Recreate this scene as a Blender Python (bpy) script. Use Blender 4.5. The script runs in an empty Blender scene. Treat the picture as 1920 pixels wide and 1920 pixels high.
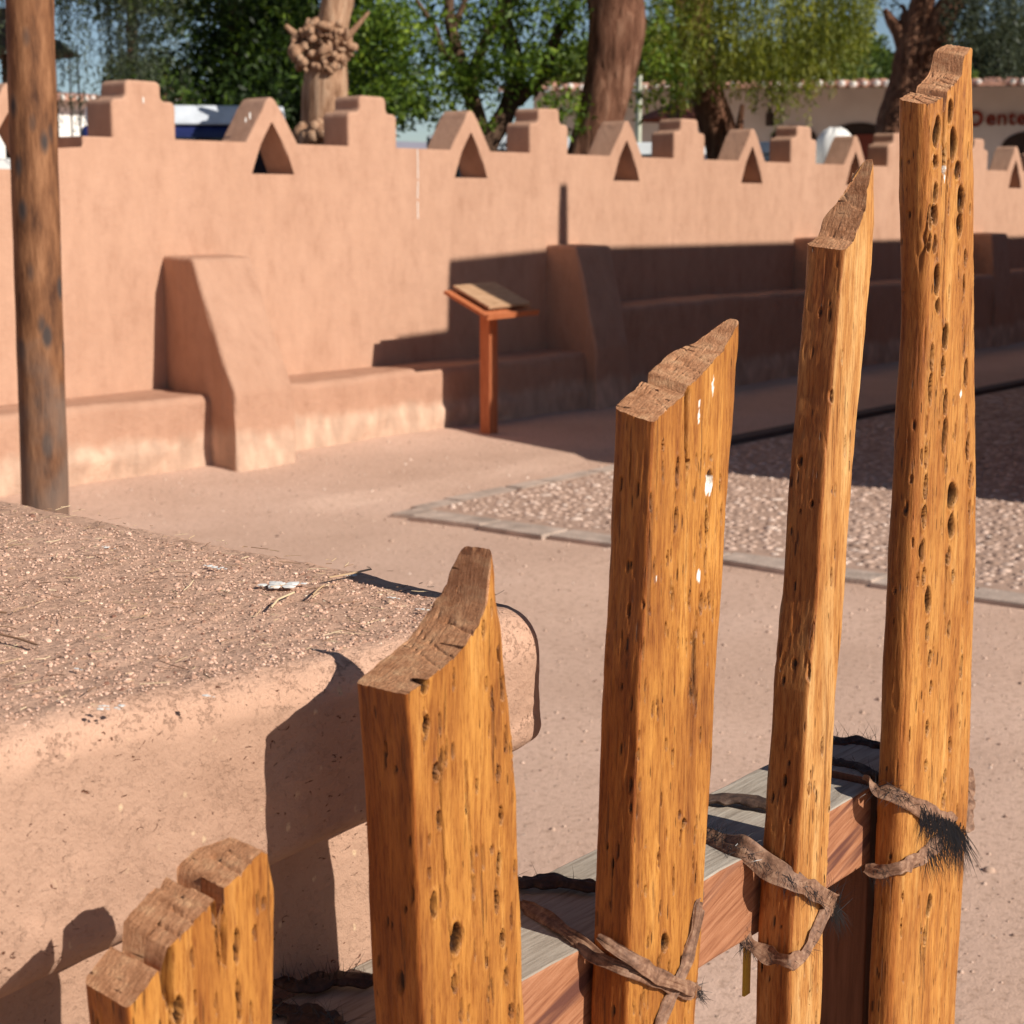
import bpy, bmesh, math, random
import numpy as np
from mathutils import Vector
PI = math.pi
random.seed(7); RG = np.random.default_rng(11)
scene = bpy.context.scene
COL = scene.collection

# ---------------------------------------------------------------- camera
F = 3300.0; H = 1.6
TH = math.atan(575/F); PHI = math.atan(2640/F*math.cos(TH))
fw = np.array([math.cos(PHI), math.sin(PHI), 0]); RT = np.array([math.sin(PHI), -math.cos(PHI), 0])
FW = fw*math.cos(TH)+np.array([0, 0, -math.sin(TH)]); UP = fw*math.sin(TH)+np.array([0, 0, math.cos(TH)])
C0 = np.array([0, 0, H])
def ray(x, y): return FW+RT*(x-960)/F-UP*(y-960)/F
def gz(x, y, z=0):
    r = ray(x, y); return C0+r*((z-H)/r[2])
def py(x, y, Y):
    r = ray(x, y); return C0+r*(Y/r[1])
def px_(x, y, X):
    r = ray(x, y); return C0+r*(X/r[0])
def at(px, D, ypx=385):
    r = ray(px, ypx); return C0+r*(D/math.hypot(r[0], r[1]))
def base(px, D):
    p = at(px, D); return np.array([p[0], p[1], 0.])
cam_d = bpy.data.cameras.new('camera'); cam = bpy.data.objects.new('camera', cam_d); COL.objects.link(cam)
cam.location = C0; cam.rotation_euler = Vector(FW).to_track_quat('-Z', 'Y').to_euler()
cam_d.sensor_width = 36; cam_d.lens = F/1920*36; cam_d.clip_end = 20000; cam_d.clip_start = .05
cam_d.dof.use_dof = True; cam_d.dof.focus_distance = 1.85; cam_d.dof.aperture_fstop = 13.0; cam_d.dof.aperture_blades = 9
scene.camera = cam

# ---------------------------------------------------------------- sun, sky, exposure
SUN = Vector((.05, -1, .62)).normalized()
world = bpy.data.worlds.new('World'); scene.world = world; world.use_nodes = True
nt = world.node_tree; bg = nt.nodes['Background']
sky = nt.nodes.new('ShaderNodeTexSky'); sky.sky_type = 'NISHITA'; sky.sun_disc = False
sky.sun_elevation = math.asin(SUN.z); sky.sun_rotation = math.atan2(SUN.x, SUN.y)
sky.altitude = 2400; sky.air_density = 1.0; sky.dust_density = 1.2; sky.ozone_density = 1.0
nt.links.new(sky.outputs[0], bg.inputs[0]); bg.inputs[1].default_value = .064
sd = bpy.data.lights.new('sun', 'SUN'); sd.energy = 5.0; sd.angle = math.radians(.5); sd.color = (1, .93, .83)
so = bpy.data.objects.new('sun', sd); COL.objects.link(so); so.rotation_euler = SUN.to_track_quat('Z', 'Y').to_euler()
scene.view_settings.view_transform = 'Standard'; scene.view_settings.look = 'None'
scene.view_settings.exposure = 0.2; scene.view_settings.gamma = 1
scene.render.engine = 'CYCLES'

# ---------------------------------------------------------------- helpers
def tag(o, label=None, cat=None, group=None, kind=None):
    if label: o['label'] = label
    if cat: o['category'] = cat
    if group: o['group'] = group
    if kind: o['kind'] = kind
    return o
def empty(name, loc=(0, 0, 0)):
    o = bpy.data.objects.new(name, None); COL.objects.link(o); o.location = loc; o.empty_display_size = .2
    return o
def link(name, me, mat=None, parent=None):
    o = bpy.data.objects.new(name, me); COL.objects.link(o)
    if mat:
        for m in (mat if isinstance(mat, (list, tuple)) else [mat]): me.materials.append(m)
    if parent:
        o.parent = parent; o.location = -Vector(parent.location)
    return o
def npmesh(name, V, Fq, smooth=True, mi=None):
    """V (n,3); Fq (m,k) index array, constant k"""
    V = np.asarray(V, dtype=np.float32); Fq = np.asarray(Fq, dtype=np.int32)
    me = bpy.data.meshes.new(name); m, k = Fq.shape
    me.vertices.add(len(V)); me.vertices.foreach_set('co', V.ravel())
    me.loops.add(m*k); me.loops.foreach_set('vertex_index', Fq.ravel())
    me.polygons.add(m); me.polygons.foreach_set('loop_start', np.arange(0, m*k, k, dtype=np.int32))
    me.polygons.foreach_set('loop_total', np.full(m, k, dtype=np.int32))
    me.polygons.foreach_set('use_smooth', np.full(m, smooth))
    if mi is not None: me.polygons.foreach_set('material_index', np.asarray(mi, dtype=np.int32))
    me.update(calc_edges=True); me.validate(); return me
def bm_obj(name, bm, mat, parent=None, smooth=False):
    bmesh.ops.recalc_face_normals(bm, faces=bm.faces)
    me = bpy.data.meshes.new(name); bm.to_mesh(me); bm.free()
    if smooth: me.polygons.foreach_set('use_smooth', [True]*len(me.polygons))
    return link(name, me, mat, parent)
def box(bm, x0, x1, y0, y1, z0, z1, bev=0, seg=2):
    r = bmesh.ops.create_cube(bm, size=1); vs = r['verts']
    for v in vs: v.co = Vector(((x0+x1)/2+v.co.x*(x1-x0), (y0+y1)/2+v.co.y*(y1-y0), (z0+z1)/2+v.co.z*(z1-z0)))
    if bev:
        es = list({e for v in vs for e in v.link_edges})
        bmesh.ops.bevel(bm, geom=es, offset=bev, segments=seg, profile=.5, affect='EDGES')
    return vs
def prism(bm, pts, vec):
    """polygon pts (3-D) extruded along vec"""
    a = [bm.verts.new(p) for p in pts]; b = [bm.verts.new(Vector(p)+Vector(vec)) for p in pts]
    n = len(pts); fs = [bm.faces.new(a), bm.faces.new(b[::-1])]
    for i in range(n): fs.append(bm.faces.new((a[i], b[i], b[(i+1) % n], a[(i+1) % n])))
    return fs
# vectorised value noise
def _h(ix, iy, iz, seed):
    n = (ix.astype(np.int64)*374761393+iy.astype(np.int64)*668265263+iz.astype(np.int64)*2147483647+seed*974711) & 0x7fffffff
    n = ((n ^ (n >> 13))*1274126177) & 0x7fffffff
    n = ((n ^ (n >> 16))*60493) & 0x7fffffff
    return (n & 0xffff)/65535.0
def noise(x, y, z, seed=0):
    x, y, z = np.broadcast_arrays(np.asarray(x, float), np.asarray(y, float), np.asarray(z, float))
    fx, fy, fz = np.floor(x), np.floor(y), np.floor(z); ax, ay, az = x-fx, y-fy, z-fz
    ax = ax*ax*(3-2*ax); ay = ay*ay*(3-2*ay); az = az*az*(3-2*az); r = 0
    for i in (0, 1):
        wx = ax if i else 1-ax
        for j in (0, 1):
            wy = ay if j else 1-ay
            for k in (0, 1):
                r = r+wx*wy*(az if k else 1-az)*_h(fx+i, fy+j, fz+k, seed)
    return r*2-1
def fbm(x, y, z, oct=3, seed=0):
    r = 0; a = 1
    for o in range(oct):
        r = r+a*noise(x*2**o, y*2**o, z*2**o, seed+o*17); a *= .5
    return r
def tube_v(path, radii, n=10, seed=0, bump=0.0, bs=6.0):
    P = np.array(path, float); m = len(P); T = np.gradient(P, axis=0); T /= np.linalg.norm(T, axis=1)[:, None]+1e-9
    up = np.array([0, 1., 0]) if abs(T[0, 1]) < .8 else np.array([1., 0, 0])
    V = np.zeros((m, n, 3)); a = np.linspace(0, 2*PI, n, endpoint=False)
    for i in range(m):
        s = np.cross(T[i], up); s /= np.linalg.norm(s); u2 = np.cross(s, T[i]); up = u2
        V[i] = P[i]+radii[i]*(np.cos(a)[:, None]*s+np.sin(a)[:, None]*u2)
    if bump:
        c = np.repeat(P[:, None], n, 1); d = V-c
        k = fbm(V[..., 0]*bs, V[..., 1]*bs, V[..., 2]*bs*.45, 3, seed)
        V = c+d*(1+bump*k)[..., None]
    i, j = np.meshgrid(np.arange(m-1), np.arange(n), indexing='ij'); j2 = (j+1) % n
    Fq = np.stack([i*n+j, i*n+j2, (i+1)*n+j2, (i+1)*n+j], -1).reshape(-1, 4)
    return V.reshape(-1, 3), Fq
class Acc:
    def __init__(s): s.V = []; s.F = []; s.n = 0
    def add(s, V, Fq): s.V.append(V); s.F.append(Fq+s.n); s.n += len(V)
    def obj(s, name, mat, parent=None, smooth=True):
        return link(name, npmesh(name, np.concatenate(s.V), np.concatenate(s.F), smooth), mat, parent)
def resample(pts, n):
    P = np.array(pts, float); d = np.r_[0, np.cumsum(np.linalg.norm(np.diff(P, axis=0), axis=1))]
    t = np.linspace(0, d[-1], n); Q = np.stack([np.interp(t, d, P[:, k]) for k in range(3)], 1)
    for _ in range(max(1, n//12)):
        Q[1:-1] = (Q[:-2]+2*Q[1:-1]+Q[2:])/4
    return Q

# ---------------------------------------------------------------- materials
def mat(name):
    m = bpy.data.materials.new(name); m.use_nodes = True
    return m, m.node_tree.nodes, m.node_tree.links, m.node_tree.nodes['Principled BSDF']
def nd(N, t, **k):
    n = N.new(t)
    for a, v in k.items():
        if a.startswith('i_'):
            key = a[2:]; key = int(key) if key.isdigit() else key.replace('_', ' ')
            n.inputs[key].default_value = v
        else: setattr(n, a, v)
    return n
def ramp(N, L, src, stops):
    r = N.new('ShaderNodeValToRGB'); L.new(src, r.inputs[0]); e = r.color_ramp.elements
    while len(e) < len(stops): e.new(.5)
    for q, (p, c) in zip(e, stops):
        q.position = p; q.color = (*c, 1) if len(c) == 3 else c
    return r
def coords(N, L, scale=(1, 1, 1)):
    g = N.new('ShaderNodeNewGeometry'); mp = N.new('ShaderNodeMapping'); mp.inputs['Scale'].default_value = scale
    L.new(g.outputs['Position'], mp.inputs[0]); return mp.outputs[0]
def mix(N, L, fac, a, b, mode='MIX'):
    m = N.new('ShaderNodeMix'); m.data_type = 'RGBA'; m.blend_type = mode
    if isinstance(fac, (int, float)): m.inputs[0].default_value = fac
    else: L.new(fac, m.inputs[0])
    for s, v in ((6, a), (7, b)):
        if isinstance(v, tuple): m.inputs[s].default_value = (*v, 1)
        else: L.new(v, m.inputs[s])
    return m.outputs[2]
def bump(N, L, bsdf, src, strength, dist, prev=None):
    b = N.new('ShaderNodeBump'); b.inputs['Strength'].default_value = strength; b.inputs['Distance'].default_value = dist
    L.new(src, b.inputs['Height'])
    if prev: L.new(prev, b.inputs['Normal'])
    L.new(b.outputs[0], bsdf.inputs['Normal']); return b.outputs[0]
def simple(name, c, rough=.7, metal=0, noise_amt=.15, nscale=8, bmp=0.0, bscale=60):
    m, N, L, b = mat(name); b.inputs['Roughness'].default_value = rough; b.inputs['Metallic'].default_value = metal
    b.inputs['Specular IOR Level'].default_value = .3
    n = nd(N, 'ShaderNodeTexNoise', i_Scale=nscale, i_Detail=5.); L.new(coords(N, L), n.inputs['Vector'])
    r = ramp(N, L, n.outputs[0], [(.3, tuple(x*(1-noise_amt) for x in c)), (.7, tuple(min(1, x*(1+noise_amt)) for x in c))])
    L.new(r.outputs[0], b.inputs['Base Color'])
    if bmp:
        n2 = nd(N, 'ShaderNodeTexNoise', i_Scale=bscale, i_Detail=5.); L.new(coords(N, L), n2.inputs['Vector']); bump(N, L, b, n2.outputs[0], .6, bmp)
    return m

def m_adobe(name, c1, c2, stain=None, rough_bump=.004):
    m, N, L, b = mat(name); b.inputs['Roughness'].default_value = .95; b.inputs['Specular IOR Level'].default_value = .1
    co = coords(N, L)
    n = nd(N, 'ShaderNodeTexNoise', i_Scale=1.1, i_Detail=6., i_Roughness=.6); L.new(co, n.inputs['Vector'])
    r = ramp(N, L, n.outputs[0], [(.3, c1), (.7, c2)])
    n2 = nd(N, 'ShaderNodeTexNoise', i_Scale=9., i_Detail=6., i_Roughness=.7); L.new(coords(N, L, (1, 1, .5)), n2.inputs['Vector'])
    r2 = ramp(N, L, n2.outputs[0], [(.28, (.84, .8, .77)), (.45, (.96, .95, .94)), (.62, (1.03, 1.03, 1.02))])
    col = mix(N, L, 1., r.outputs[0], r2.outputs[0], 'MULTIPLY')
    # faint run-off streaks in the render coat
    n4 = nd(N, 'ShaderNodeTexNoise', i_Scale=1., i_Detail=4., i_Roughness=.6); L.new(coords(N, L, (7, 7, .5)), n4.inputs['Vector'])
    r4 = ramp(N, L, n4.outputs[0], [(.35, (.9, .87, .84)), (.55, (1, 1, 1)), (.8, (1.04, 1.04, 1.04))])
    col = mix(N, L, .3, col, r4.outputs[0], 'MULTIPLY')
    if stain:  # worn pale plaster near the foot, an actual change of coat
        sp = N.new('ShaderNodeSeparateXYZ'); L.new(co, sp.inputs[0])
        n3 = nd(N, 'ShaderNodeTexNoise', i_Scale=3.5, i_Detail=5., i_Roughness=.6); L.new(coords(N, L, (1.6, 1, .5)), n3.inputs['Vector'])
        ma = nd(N, 'ShaderNodeMath', operation='MULTIPLY_ADD'); L.new(n3.outputs[0], ma.inputs[0]); ma.inputs[1].default_value = .22; L.new(sp.outputs[2], ma.inputs[2])
        rr = ramp(N, L, ma.outputs[0], [(.30, (1, 1, 1)), (.37, (0, 0, 0))])
        n5 = nd(N, 'ShaderNodeTexNoise', i_Scale=7., i_Detail=4.); L.new(coords(N, L, (1.2, 1, .6)), n5.inputs['Vector'])
        r5 = ramp(N, L, n5.outputs[0], [(.35, tuple(x*.8 for x in stain)), (.55, stain), (.7, tuple(min(1, x*1.25) for x in stain))])
        col = mix(N, L, rr.outputs[0], col, r5.outputs[0])
    L.new(col, b.inputs['Base Color'])
    nb = nd(N, 'ShaderNodeTexNoise', i_Scale=14., i_Detail=8., i_Roughness=.65); L.new(co, nb.inputs['Vector'])
    p = bump(N, L, b, nb.outputs[0], .7, rough_bump*3)
    nc = nd(N, 'ShaderNodeTexNoise', i_Scale=110., i_Detail=5., i_Roughness=.7); L.new(co, nc.inputs['Vector'])
    bump(N, L, b, nc.outputs[0], .6, rough_bump, p)
    return m
M = {}
M['adobe'] = m_adobe('adobe_render', (.475, .278, .19), (.53, .318, .222))
M['bench'] = m_adobe('adobe_bench_render', (.465, .268, .183), (.515, .305, .212), stain=(.57, .38, .275), rough_bump=.008)
M['screen'] = m_adobe('shadow_wall_adobe', (.5, .3, .2), (.6, .36, .24))

def m_pillar():
    m, N, L, b = mat('straw_adobe'); b.inputs['Roughness'].default_value = .96; b.inputs['Specular IOR Level'].default_value = .1
    co = coords(N, L)
    n = nd(N, 'ShaderNodeTexNoise', i_Scale=3., i_Detail=7., i_Roughness=.65); L.new(co, n.inputs['Vector'])
    r = ramp(N, L, n.outputs[0], [(.3, (.43, .262, .18)), (.7, (.52, .33, .235))])
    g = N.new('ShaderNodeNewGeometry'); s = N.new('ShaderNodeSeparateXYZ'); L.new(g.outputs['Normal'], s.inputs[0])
    # crumbly weathered top: small cavities, sunlight painted in as paler colour; smoother floated sides
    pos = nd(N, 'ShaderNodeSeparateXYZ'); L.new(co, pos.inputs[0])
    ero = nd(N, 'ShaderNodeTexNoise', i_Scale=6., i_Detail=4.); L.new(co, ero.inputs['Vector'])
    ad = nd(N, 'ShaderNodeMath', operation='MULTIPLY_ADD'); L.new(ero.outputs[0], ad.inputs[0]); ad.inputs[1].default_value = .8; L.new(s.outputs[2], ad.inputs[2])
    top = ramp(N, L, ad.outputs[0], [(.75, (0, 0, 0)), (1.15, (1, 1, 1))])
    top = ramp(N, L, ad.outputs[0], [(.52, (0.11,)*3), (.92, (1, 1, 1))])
    n2 = nd(N, 'ShaderNodeTexNoise', i_Scale=170., i_Detail=5., i_Roughness=.75); L.new(coords(N, L, (1, 1, 1)), n2.inputs['Vector'])
    n2b = nd(N, 'ShaderNodeTexNoise', i_Scale=48., i_Detail=4., i_Roughness=.65); L.new(co, n2b.inputs['Vector'])
    av = nd(N, 'ShaderNodeMath', operation='MULTIPLY_ADD'); L.new(n2b.outputs[0], av.inputs[0]); av.inputs[1].default_value = .5; L.new(n2.outputs[0], av.inputs[2])
    cav = ramp(N, L, av.outputs[0], [(.62, (.0,)*3), (.68, (1, 1, 1))])
    cf = nd(N, 'ShaderNodeMath', operation='SUBTRACT'); cf.inputs[0].default_value = 1.; L.new(cav.outputs[0], cf.inputs[1])
    cm = nd(N, 'ShaderNodeMath', operation='MULTIPLY'); L.new(cf.outputs[0], cm.inputs[0]); L.new(top.outputs[0], cm.inputs[1])
    cm2 = nd(N, 'ShaderNodeMath', operation='MULTIPLY'); L.new(cm.outputs[0], cm2.inputs[0]); cm2.inputs[1].default_value = .25
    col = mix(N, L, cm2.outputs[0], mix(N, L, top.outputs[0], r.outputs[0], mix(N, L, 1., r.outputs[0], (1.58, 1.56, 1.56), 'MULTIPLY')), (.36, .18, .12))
    # chaff specks
    v = nd(N, 'ShaderNodeTexVoronoi', i_Scale=60.); L.new(coords(N, L, (1, .35, .6)), v.inputs['Vector'])
    sp = ramp(N, L, v.outputs['Distance'], [(.10, (1, 1, 1)), (.18, (0, 0, 0))])
    sp2 = ramp(N, L, n2b.outputs[0], [(.5, (0, 0, 0)), (.6, (1, 1, 1))])
    sm = nd(N, 'ShaderNodeMath', operation='MULTIPLY'); L.new(sp.outputs[0], sm.inputs[0]); L.new(sp2.outputs[0], sm.inputs[1])
    col = mix(N, L, sm.outputs[0], col, (.72, .52, .33))
    v2 = nd(N, 'ShaderNodeTexNoise', i_Scale=130., i_Detail=3., i_Roughness=.55, i_Distortion=1.2); L.new(coords(N, L, (.7, 1, 1.2)), v2.inputs['Vector'])
    dk = ramp(N, L, v2.outputs[0], [(.28, (1, 1, 1)), (.325, (0, 0, 0))])
    col = mix(N, L, dk.outputs[0], col, (.20, .085, .05))
    L.new(col, b.inputs['Base Color'])
    # heights
    h = nd(N, 'ShaderNodeMath', operation='MULTIPLY_ADD'); L.new(n2.outputs[0], h.inputs[0]); h.inputs[1].default_value = .6; L.new(n2b.outputs[0], h.inputs[2])
    h2 = nd(N, 'ShaderNodeMath', operation='MULTIPLY_ADD'); L.new(cf.outputs[0], h2.inputs[0]); h2.inputs[1].default_value = -.45; L.new(h.outputs[0], h2.inputs[2])
    hm = nd(N, 'ShaderNodeMath', operation='MULTIPLY'); L.new(h2.outputs[0], hm.inputs[0]); L.new(top.outputs[0], hm.inputs[1])
    p = bump(N, L, b, hm.outputs[0], 1., .0045)
    n6 = nd(N, 'ShaderNodeTexNoise', i_Scale=150., i_Detail=6., i_Roughness=.75); L.new(co, n6.inputs['Vector'])
    p = bump(N, L, b, n6.outputs[0], .9, .0035, p)
    hd = nd(N, 'ShaderNodeMath', operation='MULTIPLY'); L.new(dk.outputs[0], hd.inputs[0]); hd.inputs[1].default_value = -1.
    bump(N, L, b, hd.outputs[0], .8, .003, p)
    return m
M['pillar'] = m_pillar()

def m_ground():
    m, N, L, b = mat('trodden_dirt'); b.inputs['Roughness'].default_value = .97; b.inputs['Specular IOR Level'].default_value = .08
    co = coords(N, L)
    n = nd(N, 'ShaderNodeTexNoise', i_Scale=.8, i_Detail=8., i_Roughness=.65); L.new(co, n.inputs['Vector'])
    r = ramp(N, L, n.outputs[0], [(.3, (.53, .35, .26)), (.55, (.615, .415, .315)), (.75, (.68, .47, .365))])
    n2 = nd(N, 'ShaderNodeTexNoise', i_Scale=38., i_Detail=7., i_Roughness=.75); L.new(co, n2.inputs['Vector'])
    r2 = ramp(N, L, n2.outputs[0], [(.34, (.70, .67, .64)), (.48, (1, 1, 1)), (.68, (1.1, 1.1, 1.1))])
    col = mix(N, L, .9, r.outputs[0], r2.outputs[0], 'MULTIPLY')
    v = nd(N, 'ShaderNodeTexVoronoi', i_Scale=26.); L.new(co, v.inputs['Vector'])
    a = ramp(N, L, v.outputs['Distance'], [(.08, (1, 1, 1)), (.14, (0, 0, 0))])
    rv = ramp(N, L, v.outputs['Color'], [(.25, (.20, .13, .1)), (.6, (.5, .36, .27)), (.85, (.68, .52, .42))])
    col = mix(N, L, a.outputs[0], col, rv.outputs[0])
    L.new(col, b.inputs['Base Color'])
    p = bump(N, L, b, n2.outputs[0], .7, .005)
    p = bump(N, L, b, a.outputs[0], .6, .004, p)
    n3 = nd(N, 'ShaderNodeTexNoise', i_Scale=140., i_Detail=4.); L.new(co, n3.inputs['Vector'])
    bump(N, L, b, n3.outputs[0], .6, .003, p)
    return m
M['ground'] = m_ground()

def m_wood(name, cols, dash=.8, ruddy_shade=0.0):
    """varnished cactus wood: golden streaks along z, short dark pores"""
    m, N, L, b = mat(name); b.inputs['Specular IOR Level'].default_value = .35
    n = nd(N, 'ShaderNodeTexNoise', i_Scale=1., i_Detail=7., i_Roughness=.62, i_Distortion=.3); L.new(coords(N, L, (55, 55, 5)), n.inputs['Vector'])
    r = ramp(N, L, n.outputs[0], [(.28, cols[0]), (.45, cols[1]), (.6, cols[2]), (.78, cols[3])])
    nl = nd(N, 'ShaderNodeTexNoise', i_Scale=1., i_Detail=4., i_Roughness=.6); L.new(coords(N, L, (14, 14, 3.5)), nl.inputs['Vector'])
    rl = ramp(N, L, nl.outputs[0], [(.3, (.74, .62, .5)), (.5, (1, 1, 1)), (.72, (1.16, 1.2, 1.25))])
    col = mix(N, L, .85, r.outputs[0], rl.outputs[0], 'MULTIPLY')
    nf = nd(N, 'ShaderNodeTexNoise', i_Scale=1., i_Detail=5., i_Roughness=.7); L.new(coords(N, L, (420, 420, 38)), nf.inputs['Vector'])
    rf = ramp(N, L, nf.outputs[0], [(.36, (.58, .44, .32)), (.52, (1, 1, 1)), (.7, (1.12, 1.12, 1.12))])
    col = mix(N, L, .9, col, rf.outputs[0], 'MULTIPLY')
    v = nd(N, 'ShaderNodeTexVoronoi', i_Scale=1., i_Randomness=1.); L.new(coords(N, L, (160, 160, 20)), v.inputs['Vector'])
    sz = nd(N, 'ShaderNodeTexNoise', i_Scale=1., i_Detail=3.); L.new(coords(N, L, (26, 26, 7)), sz.inputs['Vector'])
    su = nd(N, 'ShaderNodeMath', operation='MULTIPLY_ADD'); L.new(sz.outputs[0], su.inputs[0]); su.inputs[1].default_value = -.62; L.new(v.outputs['Distance'], su.inputs[2])
    da = ramp(N, L, su.outputs[0], [(-.0, (1, 1, 1)), (.0, (1, 1, 1))])
    mr = nd(N, 'ShaderNodeMapRange'); L.new(su.outputs[0], mr.inputs[0]); mr.inputs[1].default_value = -.28; mr.inputs[2].default_value = -.20; mr.inputs[3].default_value = dash; mr.inputs[4].default_value = 0.
    col = mix(N, L, mr.outputs[0], col, (.10, .032, .010))
    # long drying checks
    v3 = nd(N, 'ShaderNodeTexNoise', i_Scale=1., i_Detail=2., i_Roughness=.5); L.new(coords(N, L, (170, 170, 6.5)), v3.inputs['Vector'])
    ck = ramp(N, L, v3.outputs[0], [(.27, (1, 1, 1)), (.315, (0, 0, 0))])
    ckm = nd(N, 'ShaderNodeMath', operation='MULTIPLY'); L.new(ck.outputs[0], ckm.inputs[0]); ckm.inputs[1].default_value = .8*dash
    col = mix(N, L, ckm.outputs[0], col, (.16, .055, .016))
    if ruddy_shade:
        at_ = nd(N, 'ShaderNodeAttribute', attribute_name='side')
        mm = nd(N, 'ShaderNodeMath', operation='MULTIPLY'); L.new(at_.outputs['Fac'], mm.inputs[0]); mm.inputs[1].default_value = ruddy_shade
        col = mix(N, L, mm.outputs[0], col, mix(N, L, 1., col, (.80, .56, .40), 'MULTIPLY'))  # redder left faces, their shade also painted in as a darker tone
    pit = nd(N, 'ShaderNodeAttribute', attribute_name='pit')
    col = mix(N, L, pit.outputs['Fac'], col, (.042, .017, .009))  # old pith in the pits, with their shade painted in near black
    wh = nd(N, 'ShaderNodeAttribute', attribute_name='white')
    col = mix(N, L, wh.outputs['Fac'], col, (.82, .80, .74))
    L.new(col, b.inputs['Base Color'])
    rr = ramp(N, L, nl.outputs[0], [(.3, (.62,)*3), (.7, (.46,)*3)]); L.new(rr.outputs[0], b.inputs['Roughness'])
    p = bump(N, L, b, nf.outputs[0], .7, .0012)
    p = bump(N, L, b, n.outputs[0], .6, .0035, p)
    hd = nd(N, 'ShaderNodeMath', operation='ADD'); L.new(mr.outputs[0], hd.inputs[0]); L.new(ckm.outputs[0], hd.inputs[1])
    hn = nd(N, 'ShaderNodeMath', operation='MULTIPLY'); L.new(hd.outputs[0], hn.inputs[0]); hn.inputs[1].default_value = -1.
    p = bump(N, L, b, hn.outputs[0], .9, .003, p)
    ng = nd(N, 'ShaderNodeTexNoise', i_Scale=650., i_Detail=3.); L.new(coords(N, L, (1, 1, .5)), ng.inputs['Vector'])
    bump(N, L, b, ng.outputs[0], .4, .0006, p)
    return m
GOLD = [(.19, .060, .012), (.36, .138, .025), (.48, .21, .042), (.60, .325, .10)]
PALE = [(.30, .115, .027), (.47, .215, .058), (.57, .32, .115), (.67, .45, .21)]
M['wood'] = m_wood('varnished_cactus_wood', GOLD, ruddy_shade=.75)
M['wood_pale'] = m_wood('pale_cactus_wood', PALE, ruddy_shade=.9)
M['wood_tall'] = m_wood('weathered_cactus_wood', [(.26, .09, .018), (.42, .17, .036), (.51, .24, .06), (.60, .34, .115)], dash=.7, ruddy_shade=.6)

def m_cut():
    m, N, L, b = mat('sawn_end_grain'); b.inputs['Roughness'].default_value = .92; b.inputs['Specular IOR Level'].default_value = .15
    n = nd(N, 'ShaderNodeTexNoise', i_Scale=1., i_Detail=7., i_Roughness=.7); L.new(coords(N, L, (90, 45, 90)), n.inputs['Vector'])
    r = ramp(N, L, n.outputs[0], [(.3, (.36, .155, .072)), (.5, (.57, .28, .145)), (.7, (.70, .41, .225))])
    # grain lines following the slope
    n2 = nd(N, 'ShaderNodeTexNoise', i_Scale=1., i_Detail=5., i_Roughness=.75); L.new(coords(N, L, (60, 520, 60)), n2.inputs['Vector'])
    r2 = ramp(N, L, n2.outputs[0], [(.36, (.7, .65, .6)), (.55, (1, 1, 1)), (.7, (1.12, 1.12, 1.12))])
    col = mix(N, L, .75, r.outputs[0], r2.outputs[0], 'MULTIPLY')
    n3 = nd(N, 'ShaderNodeTexNoise', i_Scale=1., i_Detail=3., i_Roughness=.5, i_Distortion=.4); L.new(coords(N, L, (190, 14, 190)), n3.inputs['Vector'])
    ck = ramp(N, L, n3.outputs[0], [(.28, (1, 1, 1)), (.33, (0, 0, 0))])
    col = mix(N, L, ck.outputs[0], col, (.09, .035, .018))
    L.new(col, b.inputs['Base Color'])
    p = bump(N, L, b, n2.outputs[0], .8, .0016)
    p = bump(N, L, b, n.outputs[0], .4, .0008, p)
    hn = nd(N, 'ShaderNodeMath', operation='MULTIPLY'); L.new(ck.outputs[0], hn.inputs[0]); hn.inputs[1].default_value = -1.
    p = bump(N, L, b, hn.outputs[0], .9, .003, p)
    ng = nd(N, 'ShaderNodeTexNoise', i_Scale=420., i_Detail=4., i_Roughness=.7); L.new(coords(N, L), ng.inputs['Vector'])
    bump(N, L, b, ng.outputs[0], .9, .0016, p)
    return m
M['cut'] = m_cut()

def m_plank(name, cols, sc, bmp=.0015, rough=.6, band=None):
    m, N, L, b = mat(name); b.inputs['Roughness'].default_value = rough; b.inputs['Specular IOR Level'].default_value = .25
    g = N.new('ShaderNodeNewGeometry'); mp = N.new('ShaderNodeMapping'); mp.vector_type = 'TEXTURE'
    mp.inputs['Rotation'].default_value = (0, -.28, 0) if band else (0, 0, 0)
    L.new(g.outputs['Position'], mp.inputs[0])
    mp2 = N.new('ShaderNodeMapping'); mp2.inputs['Scale'].default_value = sc; L.new(mp.outputs[0], mp2.inputs[0])
    n = nd(N, 'ShaderNodeTexNoise', i_Scale=1., i_Detail=6., i_Roughness=.65, i_Distortion=.25); L.new(mp2.outputs[0], n.inputs['Vector'])
    r = ramp(N, L, n.outputs[0], [(.3, cols[0]), (.5, cols[1]), (.7, cols[2])]); col = r.outputs[0]
    if band:
        mp3 = N.new('ShaderNodeMapping'); mp3.inputs['Scale'].default_value = (3, 3, 46); L.new(mp.outputs[0], mp3.inputs[0])
        nb = nd(N, 'ShaderNodeTexNoise', i_Scale=1., i_Detail=3.); L.new(mp3.outputs[0], nb.inputs['Vector'])
        rb = ramp(N, L, nb.outputs[0], [(.33, (1, 1, 1)), (.42, (0, 0, 0))])
        col = mix(N, L, rb.outputs[0], col, band)
    L.new(col, b.inputs['Base Color'])
    p = bump(N, L, b, n.outputs[0], .6, bmp)
    n2 = nd(N, 'ShaderNodeTexNoise', i_Scale=260., i_Detail=4., i_Roughness=.7); L.new(coords(N, L), n2.inputs['Vector'])
    bump(N, L, b, n2.outputs[0], .5, .001, p)
    return m
M['rail_front'] = m_plank('red_varnished_plank', [(.22, .08, .038), (.35, .15, .075), (.44, .21, .115)], (14, 14, 230), band=(.13, .05, .035))
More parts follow.
